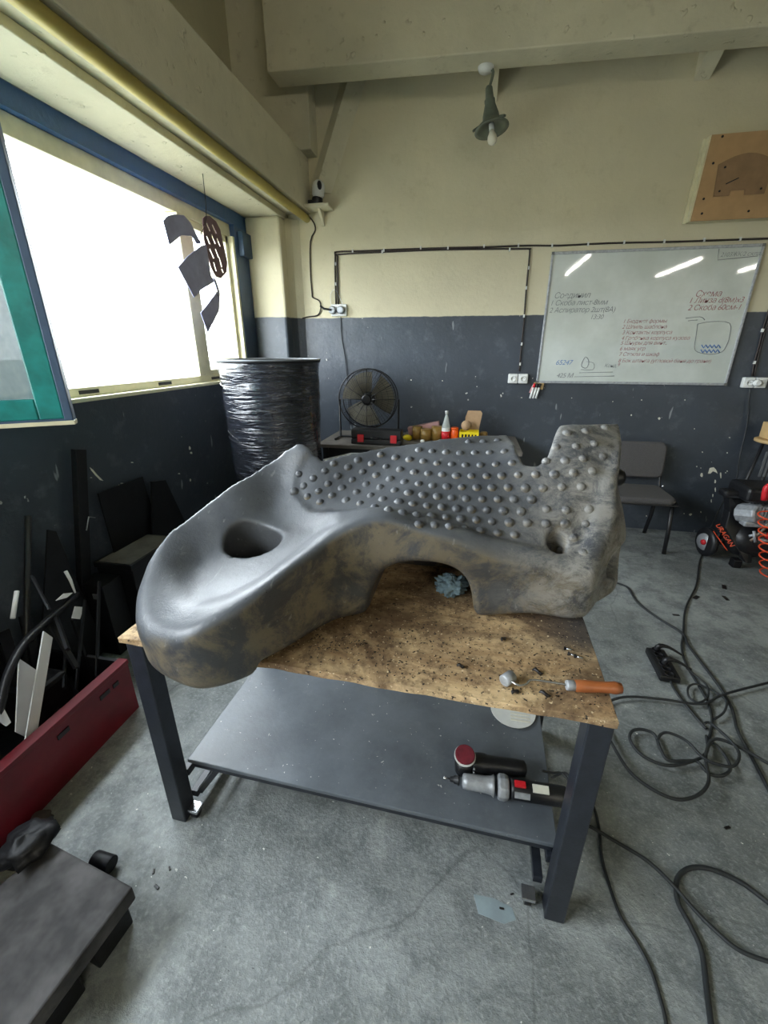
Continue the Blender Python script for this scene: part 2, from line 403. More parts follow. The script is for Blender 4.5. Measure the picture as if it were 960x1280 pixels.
# windows: fixed cream frames, glass, sill rails
def window(n, a, b, mull, names='window_frame'):
    w_ = thing('window_%d' % n, None, None, (XL-.1, a, ZW0)); w_['kind'] = 'structure'
    xf0, xf1 = XL-.12, XL-.04
    MB().box((xf0, a, ZW0+.07), (xf1, a+.05, 2.47)).build('window_post', M_yelframe, w_, bevel=.004)
    MB().box((XL-.29, b-.03, ZW0+.07), (XL-.005, b, 2.47)).build('window_post', M_yelframe, w_, bevel=.004)
    for m0, m1 in mull: MB().box((xf0, m0, ZW0+.07), (xf1+.02, m1, 2.47)).build('mullion', M_yelframe, w_, bevel=.006)
    MB().box((xf0, a, 2.47), (xf1, b, ZW1)).build('head_rail', M_yelframe, w_, bevel=.004)
    s = MB().box((xf0, a, ZW0), (XL+.012, b, ZW0+.022)).box((xf0, a, ZW0+.022), (xf1, b, ZW0+.07)).build('sill_rail', M_yelframe, w_, bevel=.004)
    y = a+.35
    while y < b-.3:
        MB().box((xf1-.004, y, ZW0+.035), (xf1+.003, y+.13, ZW0+.055)).build('weep_slot', M_black, s); y += .62
    e = [a+.05]+[v for m in mull for v in m]+[b-.03]
    for i in range(0, len(e), 2): MB().box((xf0+.03, e[i], ZW0+.07), (xf0+.036, e[i+1], 2.47)).build('pane', M_glass, w_)
    return w_
w1 = window(1, 1.0, 3.76, ((3.04, 3.19),))
MB().box((XL-.1, 3.19, ZW0+.07), (XL-.05, 3.225, 2.47)).box((XL-.1, 3.69, ZW0+.07), (XL-.05, 3.73, 2.47)).box((XL-.1, 3.19, ZW0+.07), (XL-.05, 3.73, ZW0+.11)).box((XL-.1, 3.19, 2.42), (XL-.05, 3.73, 2.47)).build('inner_sash', M_yelframe, w1, bevel=.003)
window(2, -1.9, .7, ((-.64, -.56),))
struct('trim_10', MB().box((XL, 3.80, 2.34), (XL+.05, 3.95, 2.52)), M_blue, bevel=.006)

# the open sash, hinged at the near post and swung into the room
h0 = Vector((-1.99, 1.03, 0)); h1 = Vector((-1.505, 1.385, 0)); sd = (h1-h0).normalized(); sn = Vector((sd.y, -sd.x, 0)); sw = (h1-h0).length
sash = thing('open_window_sash', 'open teal painted window sash with a dusty glass pane, swung into the room', 'window sash', (h0.x, h0.y, 1.34))
def sbox(mb, u0, u1, z0, z1, t0, t1):
    vs = [h0+sd*u+sn*t+Vector((0, 0, z)) for z in (z0, z1) for u, t in ((u0, t0), (u1, t0), (u1, t1), (u0, t1))]
    return mb.add(vs, [(0, 3, 2, 1), (4, 5, 6, 7), (0, 1, 5, 4), (1, 2, 6, 5), (2, 3, 7, 6), (3, 0, 4, 7)])
m_ = MB()
for u0, u1, z0, z1 in ((0, .085, 1.355, 2.45), (sw-.10, sw-.022, 1.355, 2.45), (.085, sw-.10, 1.355, 1.43), (.085, sw-.10, 2.37, 2.45)): sbox(m_, u0, u1, z0, z1, -.02, .02)
m_.build('sash_frame', M_teal, sash, bevel=.005)
sbox(MB(), sw-.022, sw+.006, 1.35, 2.455, -.026, .026).build('edge_strip', M_blue, sash, label='blue-grey outer edge strip', bevel=.003)
sbox(MB(), 0, sw+.006, 1.348, 1.356, -.024, .024).build('edge_strip', M_blue, sash, label='blue-grey outer edge strip')
sbox(MB(), 0, sw+.008, 1.332, 1.348, -.025, .025).build('weather_bar', M_yelframe, sash, label='cream bottom bar', bevel=.002)
sbox(MB(), .085, sw-.10, 1.43, 2.37, -.004, .002).build('pane', M_sashglass, sash)

# yellow gas pipe under the beam
gp = thing('gas_pipe', 'long yellow pipe running under the beam above the window', 'pipe', (-1.52, 3.0, 2.62))
MB().cyl((-1.555, YF, 2.668), (-1.525, 4.14, 2.664), .031, n=20).build('pipe_run', M_yellow, gp)

# ceiling fluorescent lamps further back in the hall
lamp_labels = ('fluorescent ceiling lamp nearest the windows', 'fluorescent ceiling lamp in the middle row of the hall', 'fluorescent ceiling lamp in the farthest row from the windows')
for (x, y0, y1), lb in zip(((2.37, -6.2, -3.5), (5.03, -7.1, -4.4), (6.9, -6.6, -5.3)), lamp_labels):
    t = thing('ceiling_lamp', lb, 'ceiling lamp', (x, (y0+y1)/2, 3.64), 'fluorescent lamps of the hall')
    MB().box((x-.1, y0, 3.63), (x+.1, y1, 3.69)).build('housing', M_white, t, bevel=.01)
    for s in (0,): MB().cyl((x+s, y0+.03, 3.60), (x+s, y1-.03, 3.60), .018, n=10).build('tube', M_tube, t)
    for y in (y0+.3, y1-.3): MB().cyl((x, y, 3.69), (x, y, ZC), .006, n=6).build('hanging_rod', M_dark, t)

# ================================================================== the workbench
TZ = .80
tx0, tx1, ty0, ty1 = -.975, .395, .848, 1.60
wb = thing('workbench', 'steel workbench with a grimy chipboard top and a grey lower shelf', 'workbench', (-.29, 1.22, 0))
th = math.radians(-1.6); RZ = rotz(th)
def tw(x, y, z): return RZ @ (Vector((x, y, z))-Vector((-.29, 1.22, 0)))+Vector((-.29, 1.22, 0))
def rbox(mb, lo, hi): return mb.box(lo, hi, RZ, (-.29, 1.22, 0))
# top with a slightly chewed edge
NX, NY = 60, 10; top = MB(); vs = []
def edge(i, j, z):
    x = tx0+(tx1-tx0)*i/NX; y = ty0+(ty1-ty0)*j/NY
    if j == 0: y += .006*noise.noise(Vector((x*14, z*40, 2)))
    if i == NX: x += .005*noise.noise(Vector((y*30, z*40, 5)))
    return tw(x, y, z)
for z in (TZ-.02, TZ): vs += [edge(i, j, z) for j in range(NY+1) for i in range(NX+1)]
n1 = (NX+1)*(NY+1); fs = []
for j in range(NY):
    for i in range(NX):
        a = j*(NX+1)+i; fs += [(a, a+NX+1, a+NX+2, a+1), (n1+a, n1+a+1, n1+a+NX+2, n1+a+NX+1)]
for i in range(NX): fs += [(i, i+1, n1+i+1, n1+i), (NY*(NX+1)+i+1, NY*(NX+1)+i, n1+NY*(NX+1)+i, n1+NY*(NX+1)+i+1)]
for j in range(NY): fs += [((j+1)*(NX+1), j*(NX+1), n1+j*(NX+1), n1+(j+1)*(NX+1)), (j*(NX+1)+NX, (j+1)*(NX+1)+NX, n1+(j+1)*(NX+1)+NX, n1+j*(NX+1)+NX)]
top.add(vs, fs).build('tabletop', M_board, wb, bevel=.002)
L = .058
for x in (tx0+.02, tx1-.005-L):
    for y in (ty0+.002, ty1-.03-L): rbox(MB(), (x, y, 0), (x+L, y+L, TZ-.02)).build('leg', M_blk, wb, bevel=.004)
fr = MB()
for y in (ty0+.30, ty1-.08): rbox(fr, (tx0+.08, y, TZ-.05), (tx1-.08, y+.03, TZ-.021))
fr.build('top_frame', M_blk, wb)
ZS = .225
rbox(MB(), (-.905, .925, ZS-.016), (.352, 1.46, ZS)).build('shelf', M_shelf, wb, bevel=.003)
rbox(MB(), (-.89, .932, ZS-.042), (.34, .957, ZS-.017)).build('shelf_rail', M_blk, wb, bevel=.002)
rbox(MB(), (-.89, 1.42, ZS-.042), (.34, 1.445, ZS-.017)).build('shelf_rail', M_blk, wb, bevel=.002)
for x in (-.93, .325): rbox(MB(), (x, ty0+.07, ZS-.075), (x+.025, ty1-.09, ZS-.043)).build('side_rail', M_blk, wb, bevel=.002)
for x in (-.915, .30): rbox(MB(), (x, ty0+.07, .045), (x+.028, ty1-.09, .073)).build('foot_rail', M_blk, wb, bevel=.002)
MB().bar(tw(-.80, .95, ZS-.04), tw(-.88, .93, .07), .02, .02).build('brace', M_blk, wb)
for x in (-.875, .285):
    for y in (.885, 1.5):
        cs = MB(); rbox(cs, (x-.02, y-.02, .035), (x+.02, y+.02, .047)); p = tw(x, y, .02)
        k = cs.build('caster', M_chrome, wb, bevel=.001)
        MB().cyl(p+Vector((-.01, 0, 0)), p+Vector((.01, 0, 0)), .019, n=16).build('wheel', M_black, k)

# ================================================================== the moulded plastic part
# the top surface is interpolated between surveyed points, the body is a solid cut by the outline
CP = [(213, 768, .955), (255, 775, .985), (300, 757, 1.01), (350, 722, 1.05), (400, 682, 1.085), (430, 655, 1.12), (480, 645, 1.145), (520, 655, 1.12), (560, 672, 1.085),
      (620, 688, 1.035), (700, 705, .99), (740, 715, .975), (240, 730, .98), (290, 715, 1.008), (340, 690, 1.04), (250, 690, 1.01), (300, 650, 1.08), (370, 650, 1.08), (350, 610, 1.143),
      (176, 715, 1.0), (190, 690, 1.03), (230, 655, 1.075), (300, 602, 1.175), (375, 553, 1.29), (400, 570, 1.25), (480, 555, 1.28), (560, 547, 1.30), (640, 540, 1.31),
      (430, 600, 1.18), (520, 600, 1.2), (600, 600, 1.205), (640, 640, 1.125), (560, 640, 1.13), (480, 628, 1.155), (700, 535, 1.355), (770, 527, 1.365), (700, 600, 1.215),
      (765, 600, 1.215), (700, 650, 1.105), (750, 650, 1.105), (740, 700, 1.0)]
cp = np.array([list(PZ(*p)) for p in CP])
def tps_fit(P, lam=2e-4):
    n = len(P); d2 = ((P[:, None, :2]-P[None, :, :2])**2).sum(-1); K = .5*d2*np.log(d2+1e-12)
    A = np.zeros((n+3, n+3)); A[:n, :n] = K+lam*np.eye(n); A[:n, n] = 1; A[:n, n+1:] = P[:, :2]; A[n, :n] = 1; A[n+1:, :n] = P[:, :2].T
    return np.linalg.solve(A, np.concatenate([P[:, 2], np.zeros(3)]))
W = tps_fit(cp)
def hgt0(x, y):
    x = np.asarray(x, float); y = np.asarray(y, float); r = W[len(cp)]+W[-2]*x+W[-1]*y
    for (a, b, _), wt in zip(cp, W[:len(cp)]):
        d2 = (x-a)**2+(y-b)**2; r = r+wt*.5*d2*np.log(d2+1e-12)
    return r
def poly_sdf(P, x, y):
    d = np.full(np.shape(x), 1e9); ins = np.zeros(np.shape(x), bool); n = len(P)
    for i in range(n):
        ax, ay = P[i]; bx, by = P[(i+1) % n]; ex, ey = bx-ax, by-ay
        t = np.clip(((x-ax)*ex+(y-ay)*ey)/(ex*ex+ey*ey+1e-12), 0, 1)
        d = np.minimum(d, (x-ax-t*ex)**2+(y-ay-t*ey)**2)
        c1 = (ay > y) != (by > y); ins ^= c1 & (x < ex*(y-ay)/(ey+1e-15)+ax)
    return np.where(ins, -1, 1)*np.sqrt(d)
def xy(px, py, z): p = PZ(px, py, z); return (p.x, p.y)
def on_top(px, py):
    d = ray(px, py); t = np.linspace(.7, 2.4, 700)/d[1]; x, y, z = d[0]*t, d[1]*t, CAMZ+d[2]*t
    g = z-hgt0(x, y); k = np.argmax(g < 0) if (g < 0).any() else int(np.argmin(g)); return (x[k], y[k])
BACK = [(179, 696), (191, 680), (211, 662), (239, 640), (269, 618), (299, 597), (329, 576), (355, 558), (376, 547), (393, 558), (404, 566), (430, 559), (480, 551), (520, 546), (560, 541), (600, 537), (637, 535), (645, 544),
        (650, 558), (658, 571), (672, 573), (683, 563), (689, 545), (697, 526), (730, 523), (777, 521)]
OUT = [(-.918, .935), (-.89, .868), (-.825, .79), (-.735, .748), (-.63, .732), (-.545, .782), (-.47, .875), (-.41, .985), (-.36, 1.06), (-.29, 1.105), (-.20, 1.125), (-.08, 1.14), (.05, 1.165), (.20, 1.19), (.34, 1.205),
       (.398, 1.225), (.43, 1.28), (.46, 1.37), (.485, 1.45), (.512, 1.56)]+[on_top(*p) for p in BACK[::-1]]
BAS = [xy(205, 700, 1.01), xy(207, 745, .98), xy(228, 768, .965), xy(275, 764, .99), xy(335, 730, 1.035), xy(385, 690, 1.07), (-.36, 1.13), (-.40, 1.22), (-.52, 1.28), (-.66, 1.33), (-.78, 1.19), (-.86, 1.08)]
PAN = [(-.60, 1.36), (-.585, 1.30), (-.50, 1.235), (-.36, 1.20), (-.2, 1.185), (0, 1.205), (.2, 1.235), (.37, 1.265), (.7, 1.9), (-.2, 2.0), (-.52, 1.46)]
def _smooth2(P, n0):
    A = [Vector((a, b, 0)) for a, b in P[:n0]]; return [(v.x, v.y) for v in spline(A, 5)]+P[n0:]
OUT = _smooth2(OUT, 16)
def sst(t): t = np.clip(t, 0, 1); return t*t*(3-2*t)
def hgt(x, y):
    h = hgt0(x, y)
    h = h-.017*sst(-poly_sdf(BAS, x, y)/.09)
    h = h-.014*sst(-poly_sdf(PAN, x, y)/.022)
    h = h+.012*np.exp(-((x-.44)**2/.002+(y-1.44)**2/.006))*np.sin(y*60)+.01*np.exp(-((x-.36)**2/.004+(y-1.43)**2/.003))
    din = -poly_sdf(OUT, x, y)
    h = h+.016*np.exp(-((din-.03)/.018)**2)*sst((x+.12)/.15)*sst((1.36-y)/.08)*sst((.47-x)/.05)
    h = h-.010*np.exp(-((din-.085)/.028)**2)*sst((x+.05)/.15)*sst((1.40-y)/.08)
    return h
VS = .0078
gx = np.arange(-1.03, .70, VS); gy = np.arange(.66, 1.84, VS); gz = np.arange(.76, 1.46, VS)
X2, Y2 = np.meshgrid(gx, gy, indexing='ij'); H2 = hgt(X2, Y2); D2 = poly_sdf(OUT, X2, Y2)
gxh, gyh = np.gradient(H2, VS); SL = np.sqrt(1+np.minimum(gxh**2+gyh**2, 2.5))
Xg = X2[:, :, None]; Yg = Y2[:, :, None]; Zg = gz[None, None, :]
def smax(a, b, k): h = np.clip(.5+.5*(a-b)/k, 0, 1); return b+(a-b)*h+k*h*(1-h)
def smin(a, b, k): return -smax(-a, -b, k)
ftop = (Zg-H2[:, :, None])/SL[:, :, None]
# skirts: slight draft, an indented waist on the front flank
lobe = sst((-.30-Xg)/.25)
waist = .012*np.exp(-((Zg-.93)/.05)**2)*sst((Xg+.55)/.2)*sst((.40-Xg)/.1)
fs_ = D2[:, :, None]+waist+(Zg-1.05)*(.02)+.10*np.clip(.90-Zg, 0, 1)*lobe-.055*sst((1.22-Zg)/.22)*sst((Xg-.38)/.06)*sst((Yg-1.28)/.14)
front = sst((1.32+.25*Xg-Yg)/.15)
kr = .013+.009*front-.007*sst((Xg+.15)/.15)*sst((1.40-Yg)/.1)+.04*sst((-.55-Xg)/.3)*sst((1.1-Yg)/.15)
f = smax(ftop, fs_, kr)
zb_ = TZ+.003-.034*sst((.836-Yg)/.01)*sst((-.45-Xg)/.05)
f = smax(f, zb_-Zg, .045)
def cone_hole(f, cen, ax, r, depth, k, ey=1.):
    ax = np.array(ax, float); ax /= np.linalg.norm(ax); dx, dy, dz = Xg-cen[0], Yg-cen[1], Zg-cen[2]
    t = dx*ax[0]+dy*ax[1]+dz*ax[2]; rad = np.sqrt(np.maximum((dx-ax[0]*t)**2+((dy-ax[1]*t)*ey)**2, 0))
    cyl = smax(rad-r*(1+t*.25), -t-depth, .02)
    return smax(f, -cyl, k)
HC = PZ(314, 661, 1.072)
f = cone_hole(f, tuple(HC), (.03, -.10, 1), .094, .235, .008, 1.32)
PC = PZ(694, 683, 1.02); f = cone_hole(f, (PC.x, PC.y, PC.z), (.1, -.5, 1), .03, .06, .012)
EC = PX(757, 697, .485)
ell = np.sqrt(((Xg-EC.x)/.20)**2+((Yg-EC.y)/.085)**2+((Zg-EC.z)/.062)**2)-1
f = smax(f, -ell*.06, .014)
# arch under the front skirt
arch = (np.sqrt(np.abs((Xg+.115)/.165)**2.6+np.abs((Zg-.78)/.215)**2.6+1e-9)-1)*.13
arch = smax(smax(arch, Yg-1.47, .03), 1.0-Yg, .03)
f = smax(f, -arch, .03)
# a hollow between the two feet of the right leg block
foot = (np.sqrt(((Xg-.225)/.085)**2+((Zg-.80)/.022)**2+1e-9)-1)*.02+0*Yg
f = smax(f, -foot, .015)
def surface_nets(f):
    s = f < 0; nx, ny, nz = f.shape; cnt = np.zeros((nx-1, ny-1, nz-1)); acc = np.zeros((nx-1, ny-1, nz-1, 3))
    idx = lambda o: tuple(slice(o[a], f.shape[a]-1+o[a]) for a in range(3))
    for a in range(3):
        oth = [b for b in range(3) if b != a]
        for i in (0, 1):
            for j in (0, 1):
                o = [0, 0, 0]; o[oth[0]] = i; o[oth[1]] = j; e = list(o); e[a] = 1
                fa, fb = f[idx(o)], f[idx(e)]; m = (fa < 0) != (fb < 0); t = np.where(m, fa/np.where(m, fa-fb, 1), 0)
                cnt += m
                for b in range(3): acc[..., b] += np.where(m, (t if b == a else o[b]), 0)
    act = cnt > 0; ids = np.full(act.shape, -1); ids[act] = np.arange(act.sum())
    co = acc[act]/cnt[act][:, None]+np.argwhere(act); quads = []
    for a in range(3):
        b, d = [(1, 2), (2, 0), (0, 1)][a]
        sl0 = [slice(1, -1)]*3; sl1 = list(sl0); sl0[a] = slice(0, -1); sl1[a] = slice(1, None)
        A, B = s[tuple(sl0)], s[tuple(sl1)]; m = A != B; k = np.argwhere(m); flip = A[m]
        k = k+np.array([0 if q == a else 1 for q in range(3)])
        def cell(db, dd): q = k.copy(); q[:, b] -= db; q[:, d] -= dd; return ids[q[:, 0], q[:, 1], q[:, 2]]
        q = np.stack([cell(1, 1), cell(0, 1), cell(0, 0), cell(1, 0)], 1); q[~flip] = q[~flip][:, ::-1]; quads.append(q)
    return co, np.concatenate(quads)
co, qd = surface_nets(f)
co = co*VS+np.array([gx[0], gy[0], gz[0]])
part = thing('moulded_plastic_part', 'large dark grey moulded plastic part with round studs and a deep hole, on the workbench', 'plastic part', (-.15, 1.25, TZ))
po = np.array(part.location)
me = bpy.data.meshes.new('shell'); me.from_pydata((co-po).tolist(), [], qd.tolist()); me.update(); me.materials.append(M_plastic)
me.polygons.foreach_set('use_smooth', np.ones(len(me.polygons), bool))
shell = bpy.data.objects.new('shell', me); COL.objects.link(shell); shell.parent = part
sm_ = shell.modifiers.new('even_out', 'SMOOTH'); sm_.factor = .5; sm_.iterations = 7
# studs
ST = []
for ox, oy, s_, pts in ((160, 510, 3., [(641, 248), (658, 292), (694, 264), (714, 312), (738, 236), (771, 208), (765, 328), (750, 284), (786, 255), (825, 222), (802, 299), (817, 345), (841, 269), (857, 315), (870, 357), (862, 195), (893, 285), (910, 327), (924, 370), (880, 239), (913, 208), (930, 251), (945, 296), (948, 175), (955, 341), (622, 312), (672, 332), (720, 352)]),
    (460, 500, 2.8235, [(355, 148), (407, 147), (458, 142), (703, 116), (768, 110), (836, 98), (48, 193), (180, 176), (226, 181), (276, 184), (325, 187), (377, 186), (429, 185), (481, 181), (664, 166), (735, 163), (799, 153),
     (13, 223), (64, 235), (113, 245), (163, 254), (212, 259), (262, 263), (312, 267), (365, 268), (419, 268), (472, 267), (530, 264), (592, 263), (658, 262), (726, 257), (793, 251),
     (97, 203), (146, 210), (195, 216), (244, 223), (295, 226), (344, 229), (397, 229), (451, 226), (508, 222), (629, 216), (696, 213), (760, 206), (829, 199),
     (29, 266), (78, 278), (128, 288), (179, 295), (228, 302), (279, 305), (331, 308), (384, 309), (438, 309), (494, 309), (556, 311), (618, 311), (685, 307), (753, 306),
     (43, 309), (94, 318), (143, 327), (194, 335), (245, 340), (296, 345), (347, 348), (403, 350), (459, 350), (515, 350), (578, 351),
     (10, 338), (60, 349), (109, 358), (158, 366), (209, 373), (261, 378), (313, 383), (365, 386), (420, 388), (478, 391), (541, 393), (630, 385), (700, 388), (780, 385),
     (21, 377), (73, 386), (124, 396), (173, 403), (224, 409), (275, 414), (328, 419), (382, 423), (438, 429), (499, 432), (563, 434), (629, 436), (697, 436), (768, 438),
     (180, 437), (235, 440), (287, 445), (342, 452), (397, 461), (457, 470), (517, 476), (727, 486), (757, 537), (683, 533)])):
    for a, b in pts:
        q = (ox+a/s_, oy+b/s_)
        if all((q[0]-e[0])**2+(q[1]-e[1])**2 > 40 for e in ST): ST.append(q)
dome = bpy.data.meshes.new('stud'); mb = MB().lathe([(.0165, -.004), (.0155, .0004), (.013, .0022), (.011, .0058), (.0078, .0082), (.004, .0095), (.0002, .0098)], 16)
dome.from_pydata(mb.v, [], mb.f); dome.update(); dome.materials.append(M_plastic); dome.polygons.foreach_set('use_smooth', [True]*len(dome.polygons))
from mathutils.bvhtree import BVHTree
bvh = BVHTree.FromPolygons([Vector(v) for v in co], [tuple(q) for q in qd])
for px, py in ST:
    d = Vector(ray(px, py)).normalized(); hit, nn, _, _ = bvh.ray_cast(Vector(CAM), d)
    if hit is None: continue
    e = .012; gxx = float(hgt(hit.x+e, hit.y)-hgt(hit.x-e, hit.y))/(2*e); gyy = float(hgt(hit.x, hit.y+e)-hgt(hit.x, hit.y-e))/(2*e)
    nn = Vector((-gxx, -gyy, 1)).normalized()
    o = bpy.data.objects.new('stud', dome); COL.objects.link(o); o.parent = part
    o.rotation_mode = 'QUATERNION'; o.rotation_quaternion = Vector((0, 0, 1)).rotation_difference(nn); o.location = hit-nn*.001-Vector(po)
    k = random.uniform(.9, 1.08); o.scale = (k, k, random.uniform(.85, 1.1))
# the knob at the back right edge
kb = PY(781, 598, 1.60)
MB().lathe([(.03, 0), (.03, .01), (.03, .03), (.024, .04), (.018, .042), (.012, .046), (.0, .05)], 20, kb-Vector((.045, 0, 0)), (1, .1, .1)).build('knob', M_black, part, label='black knob with bright rim')

# ================================================================== things on and by the workbench
# seam roller
rr = thing('seam_roller', 'seam roller with a varnished wooden handle lying across the chipboard corner', 'hand roller', PZ(690, 855, TZ+.015))
A = PZ(716, 857, TZ+.018); B = PZ(790, 861, TZ+.020); d = (B-A).normalized()
MB().lathe([(.010, 0), (.0145, .006), (.0155, .03), (.0135, .06), (.0135, .085), (.0155, .10), (.0125, .115), (.004, .119)], 18, A, d).build('handle', M_wood, rr)
MB().lathe([(.0115, -.016), (.013, -.012), (.013, .004), (.010, .006)], 16, A, d).build('ferrule', M_alu, rr)
P = [PZ(x, y, TZ+z) for x, y, z in ((715, 857, .018), (690, 853, .018), (665, 850, .018), (658, 855, .02), (650, 857, .022), (641, 853, .022), (637, 849, .018))]
MB().tube(P, .0028, 8, res=4).build('bent_rod', M_chrome, rr)
MB().lathe([(.012, -.017), (.0155, -.015), (.0155, .015), (.012, .017)], 20, PZ(635, 848, TZ+.0165), PZ(646, 843, TZ)-PZ(625, 853, TZ)+Vector((.0, .012, 0))).build('roller_wheel', M_alu, rr)
# shavings and bolts
sh = [((576, 834), 'small curled black shaving left of the seam roller on the board', 4.5, .3), ((629, 800), 'black clump of shavings nearest the plastic part', 5, 1.2), ((644, 866), 'thick black offcut chip just below the roller wheel', 5.5, .9),
      ((672, 841), 'flat dark offcut chip above the rod of the seam roller', 6, -.2), ((681, 869), 'thin dark sliver below the rod of the seam roller', 6, -.1)]
for (p, lb, wd, a) in sh:
    q = PZ(p[0], p[1], TZ+.001); L_ = wd*1.1/530*1.15
    pts = [q+rotz(a) @ Vector((L_*(t-.5)*2, .003*math.sin(t*7), .004+.003*math.sin(t*5))) for t in np.linspace(0, 1, 7)]
    single('plastic_shaving', MB().tube(pts, [.0015, .0042, .005, .004, .0052, .0035, .0012], 7), M_shav, lb, 'shaving', 'black shavings on the chipboard')
for (p, lb, a) in (((709, 811), 'small steel bolt farther from the table edge, near the dark corner patch', -.2), ((714, 818), 'small steel bolt nearer the seam roller handle', -.4), ((722, 821), 'short steel stud beside the second bolt', -.3)):
    t = thing('bolt', lb, 'bolt', PZ(p[0], p[1], TZ+.005), 'bolts on the chipboard'); o = t.location; dv = rotz(a) @ Vector((1, 0, 0))
    MB().cyl(o-dv*.004, o+dv*.013, .0028, n=8).build('shank', M_chrome, t)
    MB().lathe([(.0055, 0), (.0055, .005)], 6, o-dv*.009, dv, False).build('bolt_head', M_dark, t)
crumb = MB()
for k in range(420):
    u = random.random(); x = -.45+.82*u+random.gauss(0, .02); y = random.uniform(.87, 1.12) if x > -.2 else random.uniform(.93, 1.0)
    if x > .38: continue
    if x > .15 and random.random() < .5: y = random.uniform(.87, 1.0)
    s_ = random.uniform(.0008, .0024); crumb.box((x, y, TZ), (x+s_*random.uniform(1, 2.4), y+s_, TZ+s_*.7), rotz(random.uniform(0, 3)))
single('swarf_crumbs', crumb, M_shav, 'scattered dark crumbs of swarf over the chipboard top', 'swarf', kind='stuff')
# rag in the arch
rg = PZ(563, 748, TZ); mb = MB(); n_, m_n = 64, 44; vs = []; fs = []
for i in range(m_n+1):
    p = math.pi*i/m_n
    for k in range(n_):
        a = 2*math.pi*k/n_; v = Vector((math.sin(p)*math.cos(a), math.sin(p)*math.sin(a), -math.cos(p)))
        q = 1+.45*noise.noise(v*2.3)+.3*noise.noise(v*5)+.10*noise.noise(v*10)-.16*abs(noise.noise(v*6+Vector((4, 1, 2)))); vs.append(rg+Vector((0, .03, .034))+Vector((v.x*.05*q, v.y*.04*q, max(v.z*.036*q, -.0335))))
for i in range(m_n):
    for k in range(n_): fs.append((i*n_+k, i*n_+(k+1) % n_, (i+1)*n_+(k+1) % n_, (i+1)*n_+k))
single('crumpled_rag', mb.add(vs, fs, True), M_rag, 'crumpled teal-grey rag tucked under the arch of the plastic part', 'rag')

# straight die grinder on the shelf
gd = thing('die_grinder', 'straight die grinder with grey snout, black body and red switch on the lower shelf', 'grinder', PZ(635, 985, ZS+.03))
a0 = PZ(553, 972, ZS+.042); a1 = PZ(716, 998, ZS+.041); ax = (a1-a0).normalized(); LN = (a1-a0).length
def at(t): return a0+ax*(LN*t)
MB().lathe([(.012, 0), (.022, .004), (.024, .02), (.025, .075), (.028, .095), (.034, .102)], 24, at(.155), ax).build('snout', M_alu, gd)
MB().lathe([(.032, 0), (.039, .006), (.040, .022), (.036, .034), (.031, .036)], 8, at(.43), ax, False).build('gear_collar', M_alu, gd, bevel=.003)
MB().lathe([(.008, 0), (.009, .012), (.013, .014), (.013, .024), (.016, .026), (.016, .032)], 12, at(.06), ax).build('collet', M_black, gd)
MB().lathe([(.002, -.022), (.006, -.020), (.006, -.012), (.003, -.010), (.003, 0)], 10, at(.06), ax).build('rotary_burr', M_chrome, gd)
MB().lathe([(.030, 0), (.031, .01), (.031, .17), (.027, .178), (.01, .18)], 24, at(.53), ax).build('body', M_black, gd)
up_ = (Vector(CAM)-at(.7)).normalized(); sd_ = ax.cross(up_).normalized(); nn_ = sd_.cross(ax)
if nn_.dot(up_) < 0: nn_ = -nn_
def plate(t0, t1, off, wd, lift=.0315, h=.002):
    q = (nn_+sd_*off).normalized(); s2 = ax.cross(q).normalized(); vs = []
    for z in (lift-.006, lift+h):
        for t, e in ((t0, -1), (t1, -1), (t1, 1), (t0, 1)): vs.append(at(t)+q*z+s2*wd*e)
    return MB().add(vs, [(0, 3, 2, 1), (4, 5, 6, 7), (0, 1, 5, 4), (1, 2, 6, 5), (2, 3, 7, 6), (3, 0, 4, 7)])
o_ = -1 if sd_.y < 0 else 1
plate(.555, .64, .55*o_, .010, h=.006).build('switch', M_redpl, gd, bevel=.002)
plate(.69, .81, .35*o_, .012).build('label', M_label, gd)
lb_ = plate(.555, .67, -.55*o_, .009).build('label', M_alu, gd, label='grey rating plate')
MB().tube([at(.98)+Vector((0, 0, 0)), at(1.0)+Vector((.01, .005, 0)), PZ(722, 990, ZS+.02), PZ(714, 975, ZS+.006), PZ(706, 966, ZS+.005), PZ(690, 972, ZS+.005)], .004, 8, res=5).build('power_cord', M_cable, gd)

# angle sander behind it
sg = thing('angle_sander', 'black angle sander with a maroon pad on its head lying behind the grinder', 'sander', PZ(630, 958, ZS+.03))
b0 = PZ(583, 952, ZS+.042); b1 = PZ(680, 964, ZS+.036); bx_ = (b1-b0).normalized()
MB().lathe([(.022, 0), (.029, .01), (.033, .03), (.033, .05), (.029, .06), (.028, .155), (.025, .185), (.012, .192)], 22, b0+bx_*.01, bx_).build('body', M_black, sg)
hb = PZ(580, 955, ZS+.04)
MB().lathe([(.020, -.036), (.030, -.03), (.032, .0), (.029, .018), (.018, .022)], 20, hb, (0, -.12, 1)).build('gear_head', M_black, sg)
MB().lathe([(.016, .02), (.018, .022), (.018, .036), (.012, .04)], 18, hb, (0, -.12, 1)).build('spindle_collar', M_alu, sg)
MB().lathe([(.012, .040), (.034, .046), (.036, .050), (.036, .056)], 28, hb, (0, -.2, 1)).build('backing_plate', M_white, sg)
MB().lathe([(.031, .0565), (.033, .058), (.033, .063), (.03, .065)], 28, hb, (0, -.2, 1)).build('sanding_pad', M_pad, sg)
for e in (-.006, .012): MB().cyl(hb+Vector((.034, -.014, e)), hb+Vector((.034, -.026, e)), .004, n=8).build('screw', M_chrome, sg)
